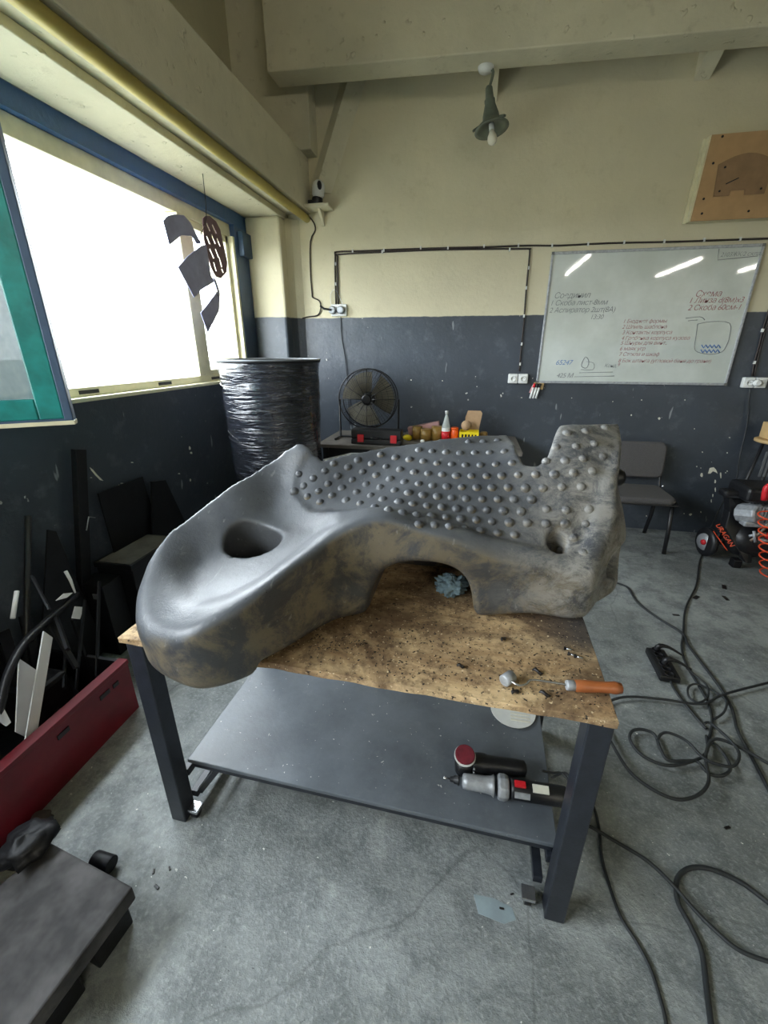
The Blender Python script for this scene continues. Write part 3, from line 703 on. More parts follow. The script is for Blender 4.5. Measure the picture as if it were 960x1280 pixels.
MB().tube([b1+Vector((-.01, 0, 0)), PZ(690, 966, ZS+.012), PZ(700, 966, ZS+.005), PZ(708, 972, ZS+.005), PZ(716, 984, ZS+.005), PZ(722, 1000, ZS+.006)], .004, 8, res=5).build('power_cord', M_cable, sg)
# white slotted disc
dc = thing('slotted_disc', 'white half-hidden disc with parallel slots leaning near the table edge, on the shelf', 'disc', PZ(641, 892, ZS+.004))
dcen = PZ(641, 888, ZS+.004)
MB().lathe([(.088, 0), (.088, .003)], 40, dcen, (0, 0, 1), False).build('disc_plate', M_white, dc)
for k in range(4): MB().box((dcen.x-.012, dcen.y-.055+k*.016, dcen.z+.003), (dcen.x+.062, dcen.y-.048+k*.016, dcen.z+.005)).build('rib', M_label, dc)

# ================================================================== left side: drum, scrap bin, cabinet, slab
dr = thing('wrapped_drum', 'tall dark drum wrapped in glossy stretch film beside the window', 'drum', (-1.475, 3.06, 0))
n_, m_n = 96, 90; vs = []; fs = []
for i in range(m_n+1):
    z = 1.53*i/m_n
    for k in range(n_):
        a = 2*math.pi*k/n_; r_ = .315+.045*(z/1.53)+.006*noise.noise(Vector((a*1.0, z*9+.8*math.sin(a*2), 3)))+.0045*noise.noise(Vector((a*1.6, z*24+a*2, 7)))
        vs.append((-1.475+r_*math.cos(a), 3.06+r_*math.sin(a), z))
for i in range(m_n):
    for k in range(n_): fs.append((i*n_+k, i*n_+(k+1) % n_, (i+1)*n_+(k+1) % n_, (i+1)*n_+k))
MB().add(vs, fs, True).add([vs[k] for k in range(n_)], [tuple(range(n_))[::-1]]).build('film_wrap', M_film, dr)
MB().lathe([(.0, 1.515), (.355, 1.515), (.358, 1.53), (.368, 1.535), (.368, 1.515)], 64, (-1.475, 3.06, 0)).build('lid', M_dark, dr)
MB().tube([(-1.475+.366*math.cos(a), 3.06+.366*math.sin(a), 1.532) for a in np.linspace(0, 2*math.pi, 64, endpoint=False)], .006, 6, closed=True).build('rim', M_seam, dr)
for k in range(14):
    z0 = random.uniform(.95, 1.45); a0_ = random.uniform(-2.9, -1.6); a1_ = a0_+random.uniform(.5, 1.4); sl = random.uniform(-.05, .05)
    pts = [(-1.475+(.315+.045*(z0/1.53)+.003)*math.cos(a), 3.06+(.315+.045*(z0/1.53)+.003)*math.sin(a), z0+sl*(a-a0_)+.012*math.sin(3*(a-a0_)+k)) for a in np.linspace(a0_, a1_, 12)]
    MB().tube(pts, [.0005]+[.0026]*10+[.0005], 5).build('film_fold', M_film, dr)

bn = thing('scrap_bin', 'long low dark red steel bin full of metal scrap along the window wall', 'bin', (-1.72, .8, 0))
MB().box((-1.475, .05, 0), (-1.46, 1.30, .275)).build('front_panel', M_red, bn, bevel=.002)
MB().box((-1.97, .05, 0), (-1.955, 1.30, .275)).build('back_panel', M_dark, bn)
MB().box((-1.955, 1.285, 0), (-1.475, 1.30, .275)).build('end_panel', M_dark, bn); MB().box((-1.955, .05, 0), (-1.475, .065, .275)).build('end_panel', M_dark, bn)
MB().box((-1.955, .065, 0), (-1.475, 1.285, .012)).build('bottom', M_dark, bn)
MB().box((-1.50, .05, .262), (-1.452, 1.30, .285)).build('rim', M_red, bn, bevel=.003)
for y, wd in ((.93, .05), (1.13, .05), (1.2, .03)): MB().box((-1.461, y, .205), (-1.456, y+wd, .225)).build('slot', M_black, bn)

cb = thing('low_cabinet', 'black low cabinet with a dusty grey top behind the scrap bin', 'cabinet', (-1.80, 1.95, 0))
MB().box((-1.99, 1.74, 0), (-1.76, 2.13, .47)).build('body', M_dark, cb, bevel=.004)
MB().box((-1.995, 1.73, .47), (-1.755, 2.135, .50)).build('top_tray', M_dark, cb, bevel=.003)
MB().box((-1.975, 1.75, .5), (-1.775, 2.115, .502)).build('dusty_top', M_wooddull, cb)
MB().box((-1.995, 1.60, 0), (-1.83, 1.725, .44)).build('side_box', M_dark, cb, bevel=.003)
MB().box((-1.90, 1.595, .36), (-1.87, 1.60, .39)).build('latch', M_seam, cb)

def scrap(name, label, mb, mat, **kw): single(name, mb, mat, label, 'scrap metal', 'scrap in and behind the red bin', **kw)
def bar2(p, q, xa, xb, w_=.02, h_=.012): return MB().bar(PX(p[0], p[1], xa), PX(q[0], q[1], xb), w_, h_, (1, 0, 0))
scrap('steel_profile', 'tall dark square profile leaning against the window wall', MB().bar((-1.97, 1.80, 1.12), (-1.97, 1.52, 0), .035, .06, (0, 1, 0)), M_dark, bevel=.002)
scrap('steel_sheet', 'wide dark sheet leaning on the wall behind the low cabinet', MB().prism([PX(205, 600, -1.97)+Vector((0, 0, 0)), PX(188, 602, -1.97), Vector((-1.9, 1.95, 0)), Vector((-1.9, 2.55, 0))], (.012, 0, 0)), M_dark)
scrap('steel_sheet', 'dark square-topped sheet leaning on the wall beside the upright profile', MB().prism([Vector((-1.99, 1.86, .86)), Vector((-1.99, 2.2, .86)), Vector((-1.955, 2.25, 0)), Vector((-1.955, 1.85, 0))], (.008, 0, 0)), M_dark)
scrap('steel_sheet', 'dark crooked offcut sheet leaning to the left of the upright profile', MB().prism([PX(58, 662, -1.95), PX(68, 664, -1.95), Vector((-1.93, 1.6, .02)), Vector((-1.93, 1.2, .02))], (.01, 0, 0)), M_dark)
a_ = PX(35, 645, -1.93); scrap('steel_tube', 'slim grey tube leaning against the wall at the far left', MB().cyl(a_, (-1.74, .98, .013), .013, n=12), M_black)
scrap('curved_steel_arm', 'long curved black steel arm sweeping over the scrap bin', MB().tube([PX(x, y, xx) for x, y, xx in ((97, 742, -1.80), (78, 760, -1.77), (55, 780, -1.72), (30, 805, -1.66), (12, 838, -1.6), (2, 875, -1.56), (-4, 905, -1.54))], .016, 4, res=5), M_black)
scrap('white_strip', 'white sheet strip standing upright in the scrap bin', MB().prism([PX(55, 789, -1.60), PX(66, 797, -1.60), PX(44, 932, -1.52), PX(31, 930, -1.52)], (-.006, 0, 0)), M_whitesheet)
scrap('white_offcut', 'white angular sheet offcut behind the white strip', MB().prism([PX(24, 823, -1.64), PX(52, 842, -1.64), PX(40, 925, -1.58), PX(20, 915, -1.58)], (-.006, 0, 0)), M_whitesheet)
scrap('white_offcut', 'small pale offcut poking up at the lower left of the bin', MB().prism([PX(-2, 884, -1.55), PX(4, 883, -1.55), PX(14, 903, -1.51), PX(8, 908, -1.51), PX(-3, 900, -1.51)], (-.006, 0, 0)), M_whitesheet)
for (p, q, lb, wd) in (((106, 750), (95, 862), 'thin grey rod sticking up in the middle of the bin', .012), ((124, 727), (121, 845), 'straight steel rod standing in the bin nearest the workbench', .014), ((62, 778), (96, 835), 'dark flat bar lying diagonally across the bin', .022),
                       ((70, 770), (85, 812), 'short dark flat bar crossing under the curved arm', .02), ((82, 808), (80, 860), 'dark short stake low in the bin', .014), ((40, 720), (62, 762), 'dark thin bar leaning at the far left of the heap', .012)):
    scrap('steel_bar', lb, bar2(p, q, -1.74, -1.58, wd, wd*.6), M_black)
scrap('polished_plate', 'bright square polished plate in the heap with its glare painted white', MB().prism([PX(94, 758, -1.75), PX(105, 759, -1.75), PX(100, 774, -1.72), PX(90, 773, -1.72)], (-.004, 0, .0)), M_whitesheet)  # glare on polished metal put in as plain white, rods below too
scrap('polished_plate', 'bright slanted sliver of plate left of the square one', MB().prism([PX(70, 751, -1.75), PX(80, 742, -1.76), PX(91, 741, -1.76), PX(84, 747, -1.75)], (-.004, 0, 0)), M_whitesheet)
scrap('polished_rod', 'short bright rod standing above the polished plates', MB().tube([PX(82, 714, -1.8), PX(88, 725, -1.79), PX(94, 741, -1.78)], [.008, .007, .004], 8), M_whitesheet)
scrap('polished_rod', 'bright strip of rod beside the slim grey tube', MB().tube([PX(21, 739, -1.78), PX(16, 773, -1.74)], .009, 8), M_whitesheet)
scrap('wire_hook', 'thin bent bright wire hooked by the upright profile', MB().tube([PX(108, 663, -1.93), PX(111, 646, -1.93), PX(119, 647, -1.93)], .003, 6), M_alu)
for k, (x, y, lb) in enumerate(((70, 880, 'dark flat offcut lying lowest in the bin'), (95, 872, 'dark offcut lying behind the red panel near the slots'), (115, 855, 'dark offcut near the workbench end of the bin'), (60, 900, 'dark bent plate close behind the red panel'))):
    q = PX(x, y, -1.58); scrap('dark_offcut', lb, MB().box((q.x-.09, q.y-.09, .05+.03*k), (q.x+.06, q.y+.09, .06+.03*k), Matrix.Rotation(.35*(k-1.5), 3, 'X')), M_dark)
for k in range(10):
    y = random.uniform(.75, 1.25); x = random.uniform(-1.9, -1.55); z1 = random.uniform(.25, .55)
    scrap('heap_bar', 'dark steel bar in the tangled heap standing in the red bin', MB().bar((x, y, .02), (x+random.uniform(-.12, .03), y+random.uniform(-.3, .3), z1), random.choice((.012, .03, .045)), .012, (1, 0, 0)), M_dark)
for k in range(6):
    y = random.uniform(.7, 1.2); x = random.uniform(-1.85, -1.6)
    scrap('heap_plate', 'dark plate offcut lying in the heap in the red bin', MB().box((x-.08, y-.1, .14), (x+.08, y+.1, .146), Matrix.Rotation(random.uniform(-.5, .5), 3, 'X') @ rotz(random.uniform(0, 3))), M_dark)
for k, (y, z, lb) in enumerate(((.45, .30, 'dark machine housing heaped at the near end of the bin'), (.62, .36, 'dark boxy casting heaped behind the white offcuts'), (1.0, .22, 'dark boxy casting low in the middle of the bin'))):
    scrap('dark_casting', lb, MB().box((-1.93, y, .012), (-1.62, y+.16, z+.1), Matrix.Rotation(.0, 3, 'X')), M_dark, bevel=.02)

# heavy dusty slab at the lower left
sl_ = thing('dusty_slab', 'thick dusty dark slab on runners at the lower left corner of the floor', 'slab', (-1.1, .45, 0))
c1, c2, c3, c4 = PZ(166, 1108, .17), PZ(30, 1290, .17), Vector((-1.35, .12, .17)), PZ(62, 1052, .17)
MB().prism([c1, c2, c3, c4], (0, 0, -.055)).build('top_board', M_slab, sl_, bevel=.006)
dn = (c2-c1).normalized(); pr = (c4-c1).normalized()
for t in (.04, .56): 
    q0 = c1+dn*((c2-c1).length*t)+pr*.03; q1 = c1+dn*((c2-c1).length*(t+.38))+pr*.03
    MB().prism([q0, q1, q1+pr*.3, q0+pr*.3], (0, 0, -.0)).v
    MB().prism([Vector((p.x, p.y, .115)) for p in (q0, q1, q1+pr*.3, q0+pr*.3)], (0, 0, -.115)).build('runner', M_dark, sl_, bevel=.005)
single('roller_stub', MB().cyl(PZ(118, 1074, .03), PZ(140, 1081, .03), .026, n=20), M_dark, 'short dark roller lying beside the dusty slab', 'roller', bevel=.003)
for k, (x, y, r_, lb) in enumerate(((40, 1062, .07, 'large dark rubber lump on the slab end'), (22, 1020, .06, 'dark rubber lump behind the large lump by the bin'), (52, 1028, .035, 'small grey rubble lump beside the foot of the red bin'))):
    q = PZ(x, y, .17 if k == 0 else .0); mb = MB(); vs = []; fs = []
    for i in range(13):
        p = math.pi*i/12
        for j in range(18):
            a = 2*math.pi*j/18; v = Vector((math.sin(p)*math.cos(a), math.sin(p)*math.sin(a), -math.cos(p))); g = 1+.4*noise.noise(v*2+Vector((k*5, 0, 0)))+.15*noise.noise(v*6)
            vs.append(q+Vector((v.x*r_*g, v.y*r_*g, max(0, (v.z*.55*g+.45)*r_))))
    for i in range(12):
        for j in range(18): fs.append((i*18+j, i*18+(j+1) % 18, (i+1)*18+(j+1) % 18, (i+1)*18+j))
    single('rubber_lump', mb.add(vs, fs, True), M_dark if k < 2 else M_wooddull, lb, 'lump', 'dark lumps by the slab')

# offcuts hanging in front of the window
def hang(lb, pts, mat, name='hanging_offcut', x=-1.80): return single(name, MB().prism([PX(a, b, x) for a, b in pts], (-.004, 0, 0)), mat, lb, 'sheet offcut', 'sheet offcuts hanging at the window')
hang('curved blue-grey sheet offcut hanging highest in front of the window', [(204, 276), (210, 270), (218, 268), (230, 269), (238, 278), (252, 305), (246, 305), (240, 295), (227, 294), (212, 306)], M_offcut)
hang('squarish blue-grey sheet offcut hanging across the window mullion', [(223, 334), (235, 320), (252, 307), (258, 306), (264, 345), (268, 352), (252, 362), (243, 372)], M_offcut, x=-1.79)
hang('crescent blue-grey sheet offcut hanging lowest in front of the window', [(251, 391), (263, 376), (272, 364), (266, 346), (270, 350), (275, 366), (274, 388), (260, 416)], M_offcut, x=-1.80)
pl = thing('slotted_plate', 'brown rounded plate with rows of slots hanging beside the offcuts', 'sheet offcut', PX(268, 310, -1.81), 'sheet offcuts hanging at the window')
outl = [(253, 273), (257, 270), (262, 270), (270, 277), (275, 287), (279, 305), (284, 328), (283, 340), (276, 348), (270, 346), (264, 335), (259, 318), (255, 300)]
pp = bmesh.new(); vv = [pp.verts.new(PX(a, b, -1.81)-pl.location) for a, b in outl]; pp.faces.new(vv)
# cut rows of slots: build as a 2D fill with holes
cu = bpy.data.curves.new('plate', 'CURVE'); cu.dimensions = '2D'; cu.fill_mode = 'BOTH'; cu.extrude = .002
def loop(pts):
    q = cu.splines.new('POLY'); q.points.add(len(pts)-1)
    for i, (u, v) in enumerate(pts): q.points[i].co = (u, v, 0, 1)
    q.use_cyclic_u = True
def yz(a, b): p = PX(a, b, -1.81)-pl.location; return (p.y, p.z)
loop([yz(a, b) for a, b in outl]); pp.free()
for a0s, b0s, a1s, b1s in ((258, 279, 262, 289), (265, 281, 270, 292), (258, 295, 262, 305), (264, 293, 269, 305), (271, 298, 275, 308), (262, 311, 267, 323), (269, 311, 273, 322), (267, 328, 270, 339), (274, 322, 277, 334), (277, 336, 279, 341)):
    p, q = Vector(yz(a0s, b0s)), Vector(yz(a1s, b1s)); d = (q-p).normalized(); nrm = Vector((-d.y, d.x))*.0065
    loop([tuple(p+nrm), tuple(p-nrm), tuple(q-nrm), tuple(q+nrm)])
cu.materials.append(M_offcut2); po_ = bpy.data.objects.new('plate', cu); COL.objects.link(po_); po_.parent = pl
po_.matrix_local = Matrix(((0, 0, 1, 0), (1, 0, 0, 0), (0, 1, 0, 0), (0, 0, 0, 1))); text_mesh(po_)
single('suspension_wire', MB().tube([(-1.80, PX(262, 270, -1.8).y-.02, 2.655), PX(258, 272, -1.805), PX(250, 300, -1.795), PX(262, 340, -1.795), PX(272, 370, -1.797)], .0025, 6, res=3), M_dark, 'thin dark cord that carries the hanging sheet offcuts', 'cord')

# ================================================================== back wall: bench and what stands on it
bt = thing('back_bench', 'low wooden-topped bench against the back wall under the fan', 'bench', (-.45, 3.75, 0))
BZ = .84
MB().box((-1.29, 3.44, BZ-.03), (.42, 4.13, BZ)).build('bench_top', M_wooddull, bt, bevel=.003)
for x in (-1.25, .34):
    for y in (3.48, 4.06): MB().box((x, y, 0), (x+.05, y+.05, BZ-.03)).build('leg', M_dark, bt)
MB().box((-1.2, 3.49, BZ-.12), (.34, 3.515, BZ-.03)).build('apron', M_dark, bt); MB().box((-1.24, 3.5, .25), (.38, 4.08, .27)).build('lower_shelf', M_dark, bt)
ls = thing('pale_panel', 'thin pale panel lying behind the plastic part in front of the bench', 'panel', (-.95, 3.1, 0))
MB().prism([PZ(404, 574, .80), PZ(438, 566, .80), PZ(500, 566, .80), PZ(490, 578, .80), PZ(430, 582, .80)], (0, 0, -.012)).build('sheet', M_whitesheet, ls)
for x, y in ((425, 578), (480, 574)):
    q = PZ(x, y, .79); MB().box((q.x+.02, q.y+.02, 0), (q.x+.05, q.y+.05, .788)).build('trestle_leg', M_dark, ls)

# drum fan
FC = Vector((-.905, 3.78, 1.19)); FR = .252
fn = thing('floor_fan', 'round black floor fan with a wire cage standing on the bench', 'fan', (FC.x, FC.y, BZ))
fax = Vector((.05, -1, .06)).normalized(); fu = Vector((0, 0, 1)); fr_ = fax.cross(fu).normalized(); fu = fr_.cross(fax)
def fp(r_, a, dd): return FC+fr_*r_*math.cos(a)+fu*r_*math.sin(a)+fax*dd
def ring(r_, dd, tr, n=64): return MB().tube([fp(r_, 2*math.pi*k/n, dd) for k in range(n)], tr, 6, closed=True)
for dd in (.075, -.075): ring(FR, dd, .006).build('cage_rim', M_black, fn)
gr_ = MB()
for r_, dd in ((.235, .085), (.19, .098), (.14, .106), (.09, .11)): gr_.tube([fp(r_, 2*math.pi*k/48, dd) for k in range(48)], .0015, 4, closed=True)
for k in range(60):
    a = 2*math.pi*k/60; gr_.tube([fp(.045, a, .112), fp(.14, a+.10, .106), fp(FR, a+.2, .075)], .0012, 4)
gr_.build('front_grille', M_black, fn)
g2 = MB()
for k in range(36):
    a = 2*math.pi*k/36; g2.tube([fp(.045, a, -.1), fp(FR, a+.1, -.075)], .0014, 4)
g2.build('rear_grille', M_black, fn)
for k in range(12): 
    a = 2*math.pi*k/12; MB().tube([fp(.045, a, .114), fp(.15, a, .109), fp(FR, a, .078)], .0028, 5).build('cage_rib', M_black, fn)
MB().lathe([(.0, .118), (.03, .118), (.044, .112), (.044, .095)], 24, FC, fax).build('hub_badge', M_black, fn)
MB().lathe([(.06, -.09), (.06, .02), (.02, .04), (.0, .045)], 20, FC, fax).build('motor', M_black, fn)
for k in range(3):
    a0_ = 2*math.pi*k/3; vs = []; fs = []
    for i in range(5):
        for j in range(9):
            r_ = .05+.18*i/4; a = a0_+(j/8)*1.85*(1-.1*i/4); vs.append(fp(r_, a, .035-.07*(j/8)))
    for i in range(4):
        for j in range(8): fs.append((i*9+j, i*9+j+1, (i+1)*9+j+1, (i+1)*9+j))
    MB().add(vs, fs, True).build('blade', M_fan, fn)
for sx in (-1, 1): MB().tube([FC+fr_*(-sx)*(FR+.015)+fu*.0, Vector((FC.x+sx*(FR+.02), FC.y, BZ+.012)), Vector((FC.x+sx*(FR+.02), FC.y-.16, BZ+.011))], .010, 8).build('stand_leg', M_black, fn)
MB().tube([Vector((FC.x-FR-.02, FC.y, BZ+.011)), Vector((FC.x+FR+.02, FC.y, BZ+.011))], .009, 8).build('stand_bar', M_black, fn)
# tool case
tc_ = thing('tool_case', 'flat black tool case with red latches in front of the fan', 'case', (-.78, 3.56, BZ))
MB().box((-1.0, 3.50, BZ), (-.565, 3.62, BZ+.045)).build('case_bottom', M_black, tc_, bevel=.008)
MB().box((-1.0, 3.505, BZ+.047), (-.565, 3.62, BZ+.125)).build('case_lid', M_black, tc_, bevel=.01)
for x in (-.94, -.655): MB().box((x, 3.492, BZ+.02), (x+.055, 3.505, BZ+.085)).build('latch', M_redpl, tc_, bevel=.003)
MB().tube([(-.82, 3.505, BZ+.06), (-.82, 3.485, BZ+.06), (-.74, 3.485, BZ+.06), (-.74, 3.505, BZ+.06)], .007, 6).build('handle', M_black, tc_)
single('pink_box', MB().box((-.56, 3.90, BZ+.0), (-.27, 3.98, BZ+.075), Matrix.Rotation(-.22, 3, 'Y'), (-.27, 3.9, BZ)), M_pink, 'long pale pink cardboard box tilted on the clutter beside the fan', 'box', bevel=.003)
single('pink_box_prop', MB().box((-.24, 3.9, BZ), (-.16, 4.0, BZ+.07)), M_dark, 'dark block under the tilted pink box', 'block')
bpy.data.objects['pink_box'].location = (0, 0, .075)
for k, (x, y, r_, lb) in enumerate(((-.47, 3.84, .045, 'amber tape roll nearest the fan'), (-.385, 3.80, .05, 'amber tape roll in the middle of the three'), (-.29, 3.83, .052, 'amber tape roll nearest the plastic bottle'))):
    t = thing('tape_roll', lb, 'tape roll', (x, y, BZ), 'amber tape rolls on the bench')
    hh = (.115, .10, .12)[k]
    MB().lathe([(r_*.55, 0), (r_, 0), (r_, hh), (r_*.55, hh), (r_*.55, 0)], 28, (x, y, BZ)).build('tape', M_brown, t)
    MB().lathe([(r_*.5, .001), (r_*.54, .001), (r_*.54, hh+.001), (r_*.5, hh+.001), (r_*.5, .001)], 24, (x, y, BZ)).build('core', M_card, t)
single('yellow_sponge', MB().ball((-.545, 3.74, BZ+.03), .032, scl=(1.2, 1, .93)), M_yelbox, 'small crumpled yellow wrapper beside the tool case', 'wrapper', warp=.012)
single('paper_ball', MB().ball((-.40, 3.66, BZ+.016), .017, scl=(1.2, 1, .9)), M_white, 'tiny white crumpled paper ball in front of the tape rolls', 'ball', warp=.004)
bo = thing('plastic_bottle', 'clear plastic bottle with white cap and a white and red label', 'bottle', (-.21, 3.78, BZ))
MB().lathe([(.030, 0), (.036, .01), (.036, .135), (.030, .15), (.020, .19), (.012, .225), (.011, .24)], 24, bo.location).build('bottle_body', M_bottle, bo)
MB().lathe([(.0368, .015), (.0368, .12)], 24, bo.location).build('label', M_white, bo)
MB().lathe([(.0372, .02), (.0372, .09)], 24, bo.location, (0, 0, 1)).build('label', M_redpl, bo, label='red lower half of the label')
MB().lathe([(.0145, .238), (.0145, .262), (.012, .266)], 16, bo.location).build('cap', M_white, bo)
oc = thing('orange_can', 'small orange tub standing right beside the plastic bottle', 'tub', (-.135, 3.80, BZ))
MB().lathe([(.030, 0), (.033, .004), (.033, .10), (.03, .105)], 24, oc.location).build('tub_body', M_orangepl, oc)
MB().lathe([(.034, .105), (.034, .118), (.03, .122)], 24, oc.location).build('lid', M_orangepl, oc)
yb = thing('yellow_box', 'open bright yellow box with its bare cardboard flap standing up', 'box', (-.01, 3.80, BZ))
MB().box((-.09, 3.73, BZ), (.075, 3.735, BZ+.095)).box((-.09, 3.865, BZ), (.075, 3.87, BZ+.095)).box((-.09, 3.735, BZ), (-.085, 3.865, BZ+.095)).box((.07, 3.735, BZ), (.075, 3.865, BZ+.095)).box((-.085, 3.735, BZ), (.07, 3.865, BZ+.01)).build('box_body', M_yelbox, yb)
MB().prism([(-.05, 3.872, BZ+.095), (.075, 3.872, BZ+.095), (.095, 3.90, BZ+.235), (.08, 3.905, BZ+.255), (-.03, 3.905, BZ+.255), (-.05, 3.89, BZ+.2)], (0, .004, 0)).build('flap', M_card, yb)
for k in range(5): MB().box((-.07+k*.028, 3.7285, BZ+.045), (-.055+k*.028, 3.7302, BZ+.075)).build('print', M_dark, yb)
single('twine_ball', MB().ball((-.035, 3.80, BZ+.14), .045), M_card, 'tan ball of twine sitting in the yellow box', 'twine', warp=.004)
single('brown_jar', MB().lathe([(.03, 0), (.034, .01), (.034, .07), (.028, .08)], 20, (.12, 3.86, BZ)), M_brown, 'small brown jar to the far side of the yellow box', 'jar')

# chair
ch = thing('office_chair', 'grey fabric visitor chair with black tube legs against the back wall', 'chair', (1.45, 3.8, 0))
def rrect(w_, h_, r_, n=6):
    return [(sx*(w_/2-r_)+r_*math.cos(a), sy*(h_/2-r_)+r_*math.sin(a)) for sx, sy, a0 in ((1, 1, 0), (-1, 1, .5), (-1, -1, 1), (1, -1, 1.5)) for a in [math.pi*(a0+.5*k/n) for k in range(n+1)]]
MB().prism([(1.43+a, 3.785+b, .43) for a, b in rrect(.47, .43, .07)], (0, 0, .055)).build('seat', M_fabric, ch, bevel=.024, seg=4)
MB().box((1.20, 3.585, .418), (1.685, 3.99, .432)).build('seat_pan', M_black, ch, bevel=.005)
MB().prism([(1.44+a, 4.0+(b+.14)*.14, .695+b) for a, b in rrect(.50, .31, .06)], (0, .045, 0)).build('backrest', M_fabric, ch, bevel=.021, seg=4)
for x in (1.235, 1.685):
    MB().tube([(x-.03, 3.64, .425), (x-.02, 3.62, .2), (x-.02, 3.60, 0)], .017, 8).build('leg', M_black, ch)
    MB().tube([(x, 3.64, .425), (x, 3.98, .425)], .0125, 8).build('seat_rail', M_black, ch)
    MB().tube([(x-.02, 3.98, .425), (x-.02, 4.0, .2), (x-.02, 4.05, 0)], .017, 8).build('leg', M_black, ch)
    MB().tube([(x, 3.98, .425), (x*.97+.04, 4.01, .5), (x*.97+.04, 4.04, .62)], .011, 8, res=4).build('back_support', M_black, ch)
MB().tube([(1.69, 3.98, .47), (1.70, 3.97, .49)], .012, 8).build('clamp', M_chrome, ch)

# compressor
cp_ = thing('air_compressor', 'black piston air compressor with silver pump and red lettering by the right edge', 'compressor', (2.35, 3.6, 0))
MB().lathe([(.0, -.34), (.08, -.33), (.125, -.28), (.135, -.24), (.135, .30), (.1, .35), (.0, .36)], 32, (2.40, 3.55, .20), (1, -.05, 0)).build('tank', M_black, cp_)
MB().lathe([(.075, -.02), (.115, -.018), (.12, .0), (.115, .02), (.075, .022)], 28, (1.97, 3.63, .125), (1, .12, 0)).build('wheel', M_black, cp_)
MB().lathe([(.0, .023), (.07, .021), (.072, -.022), (.0, -.03)], 24, (1.965, 3.63, .125), (-1, -.35, 0)).build('wheel_cover', M_silverpnt, cp_)
MB().lathe([(.0, .030), (.022, .028), (.022, .01)], 16, (1.96, 3.625, .125), (-1, -.35, 0)).build('wheel_cap', M_redpl, cp_)
MB().cyl((1.98, 3.63, .125), (2.3, 3.6, .125), .012).build('axle', M_dark, cp_)
MB().prism([(1.985, 3.56, .56), (2.02, 3.54, .42), (2.0, 3.50, .30), (2.17, 3.42, .05), (2.22, 3.44, .05), (2.2, 3.52, .3), (2.2, 3.58, .56)], (.0, .09, 0)).build('shroud', M_black, cp_, bevel=.008)
MB().box((2.02, 3.40, .545), (2.5, 3.68, .66)).build('motor_cover', M_black, cp_, bevel=.03, seg=3)
MB().box((1.93, 3.5, .545), (2.06, 3.62, .60)).build('air_filter', M_black, cp_, bevel=.02)
MB().lathe([(.055, -.08), (.075, -.07), (.075, .06), (.06, .07)], 10, (2.11, 3.46, .45), (.5, -1, .3), False).build('pump_head', M_alu, cp_, bevel=.006)
fin = MB()
for k in range(6): fin.box((2.10+.022*k, 3.40, .40), (2.11+.022*k, 3.50, .52))
fin.build('cooling_fins', M_alu, cp_)
MB().box((2.06, 3.40, .36), (2.26, 3.48, .40)).build('crankcase', M_alu, cp_, bevel=.01)
MB().tube([(2.12, 3.38, .26), (2.17, 3.37, .36), (2.22, 3.37, .48), (2.32, 3.38, .53)], .009, 8, res=5).build('copper_pipe', simple('braided_pipe', (142, 128, 112), .5, .4), cp_)
MB().box((2.24, 3.375, .46), (2.30, 3.385, .51)).build('label', M_yelbox, cp_, label='yellow warning label')
MB().lathe([(.02, 0), (.024, .01), (.024, .03), (.01, .034)], 14, (2.22, 3.39, .31), (0, -1, .2)).build('valve_knob', M_redpl, cp_)
for p, q in (((2.10, 3.38, .30), (2.2, 3.38, .33)), ((2.12, 3.38, .34), (2.14, 3.36, .26)), ((2.16, 3.37, .28), (2.26, 3.37, .27))): MB().cyl(p, q, .010, n=8).build('fitting', M_alu, cp_)
MB().box((2.09, 3.43, 0), (2.15, 3.50, .07)).build('rubber_foot', M_dark, cp_, bevel=.01)
tx = bpy.data.curves.new('lettering', 'FONT'); tx.body = 'URAGAN'; tx.size = .046; tx.extrude = .001; tx.shear = .2; tx.materials.append(M_orange)
to = bpy.data.objects.new('lettering', tx); COL.objects.link(to); to.parent = cp_
q0, q1 = PY(894, 656, 3.49), PY(913, 684, 3.40)
ex = (q1-q0).normalized(); ez = Vector((ex.z*-1, 0, ex.x)).normalized(); ez = (ez-ex*ez.dot(ex)).normalized(); en = ex.cross(ez)
to.matrix_local = Matrix(((ex.x, ez.x, en.x, q0.x-2.35), (ex.y, ez.y, en.y, q0.y-3.6), (ex.z, ez.z, en.z, q0.z), (0, 0, 0, 1))); text_mesh(to)
MB().bar(PY(892, 664, 3.48), PY(909, 688, 3.40), .008, .004).build('trim_strip', M_orange, cp_)
hs = thing('coiled_air_hose', 'bright orange coiled air hose hanging on the compressor', 'hose', (2.27, 3.3, .0))
pts = []
for k in range(150):
    t = k/149; a = t*2*math.pi*8; p = PY(961+2*t, 640+82*t, 3.3); pts.append(p+Vector((.062*math.cos(a), .055*math.sin(a), 0)))
MB().tube(pts, .0055, 6).build('coil', M_orange, hs)
MB().tube([PY(955, 625, 3.32), PY(958, 610, 3.32), PY(966, 606, 3.32)], .02, 8, res=3).build('hose_end', M_redpl, hs)
st = thing('bar_stool', 'stool with a round tan seat cut off by the right frame edge', 'stool', (2.42, 3.9, 0))
MB().lathe([(.15, 0), (.165, .006), (.165, .024), (.15, .03)], 36, (2.42, 3.9, .905)).build('seat', M_tan, st)
for k in range(4):
    a = math.pi/4+k*math.pi/2; MB().tube([(2.42+.10*math.cos(a), 3.9+.10*math.sin(a), .905), (2.42+.19*math.cos(a), 3.9+.19*math.sin(a), 0)], .012, 8).build('leg', M_black, st)
MB().tube([(2.42+.15*math.cos(a), 3.9+.15*math.sin(a), .35) for a in np.linspace(0, 2*math.pi, 32, endpoint=False)], .008, 6, closed=True).build('foot_ring', M_black, st)
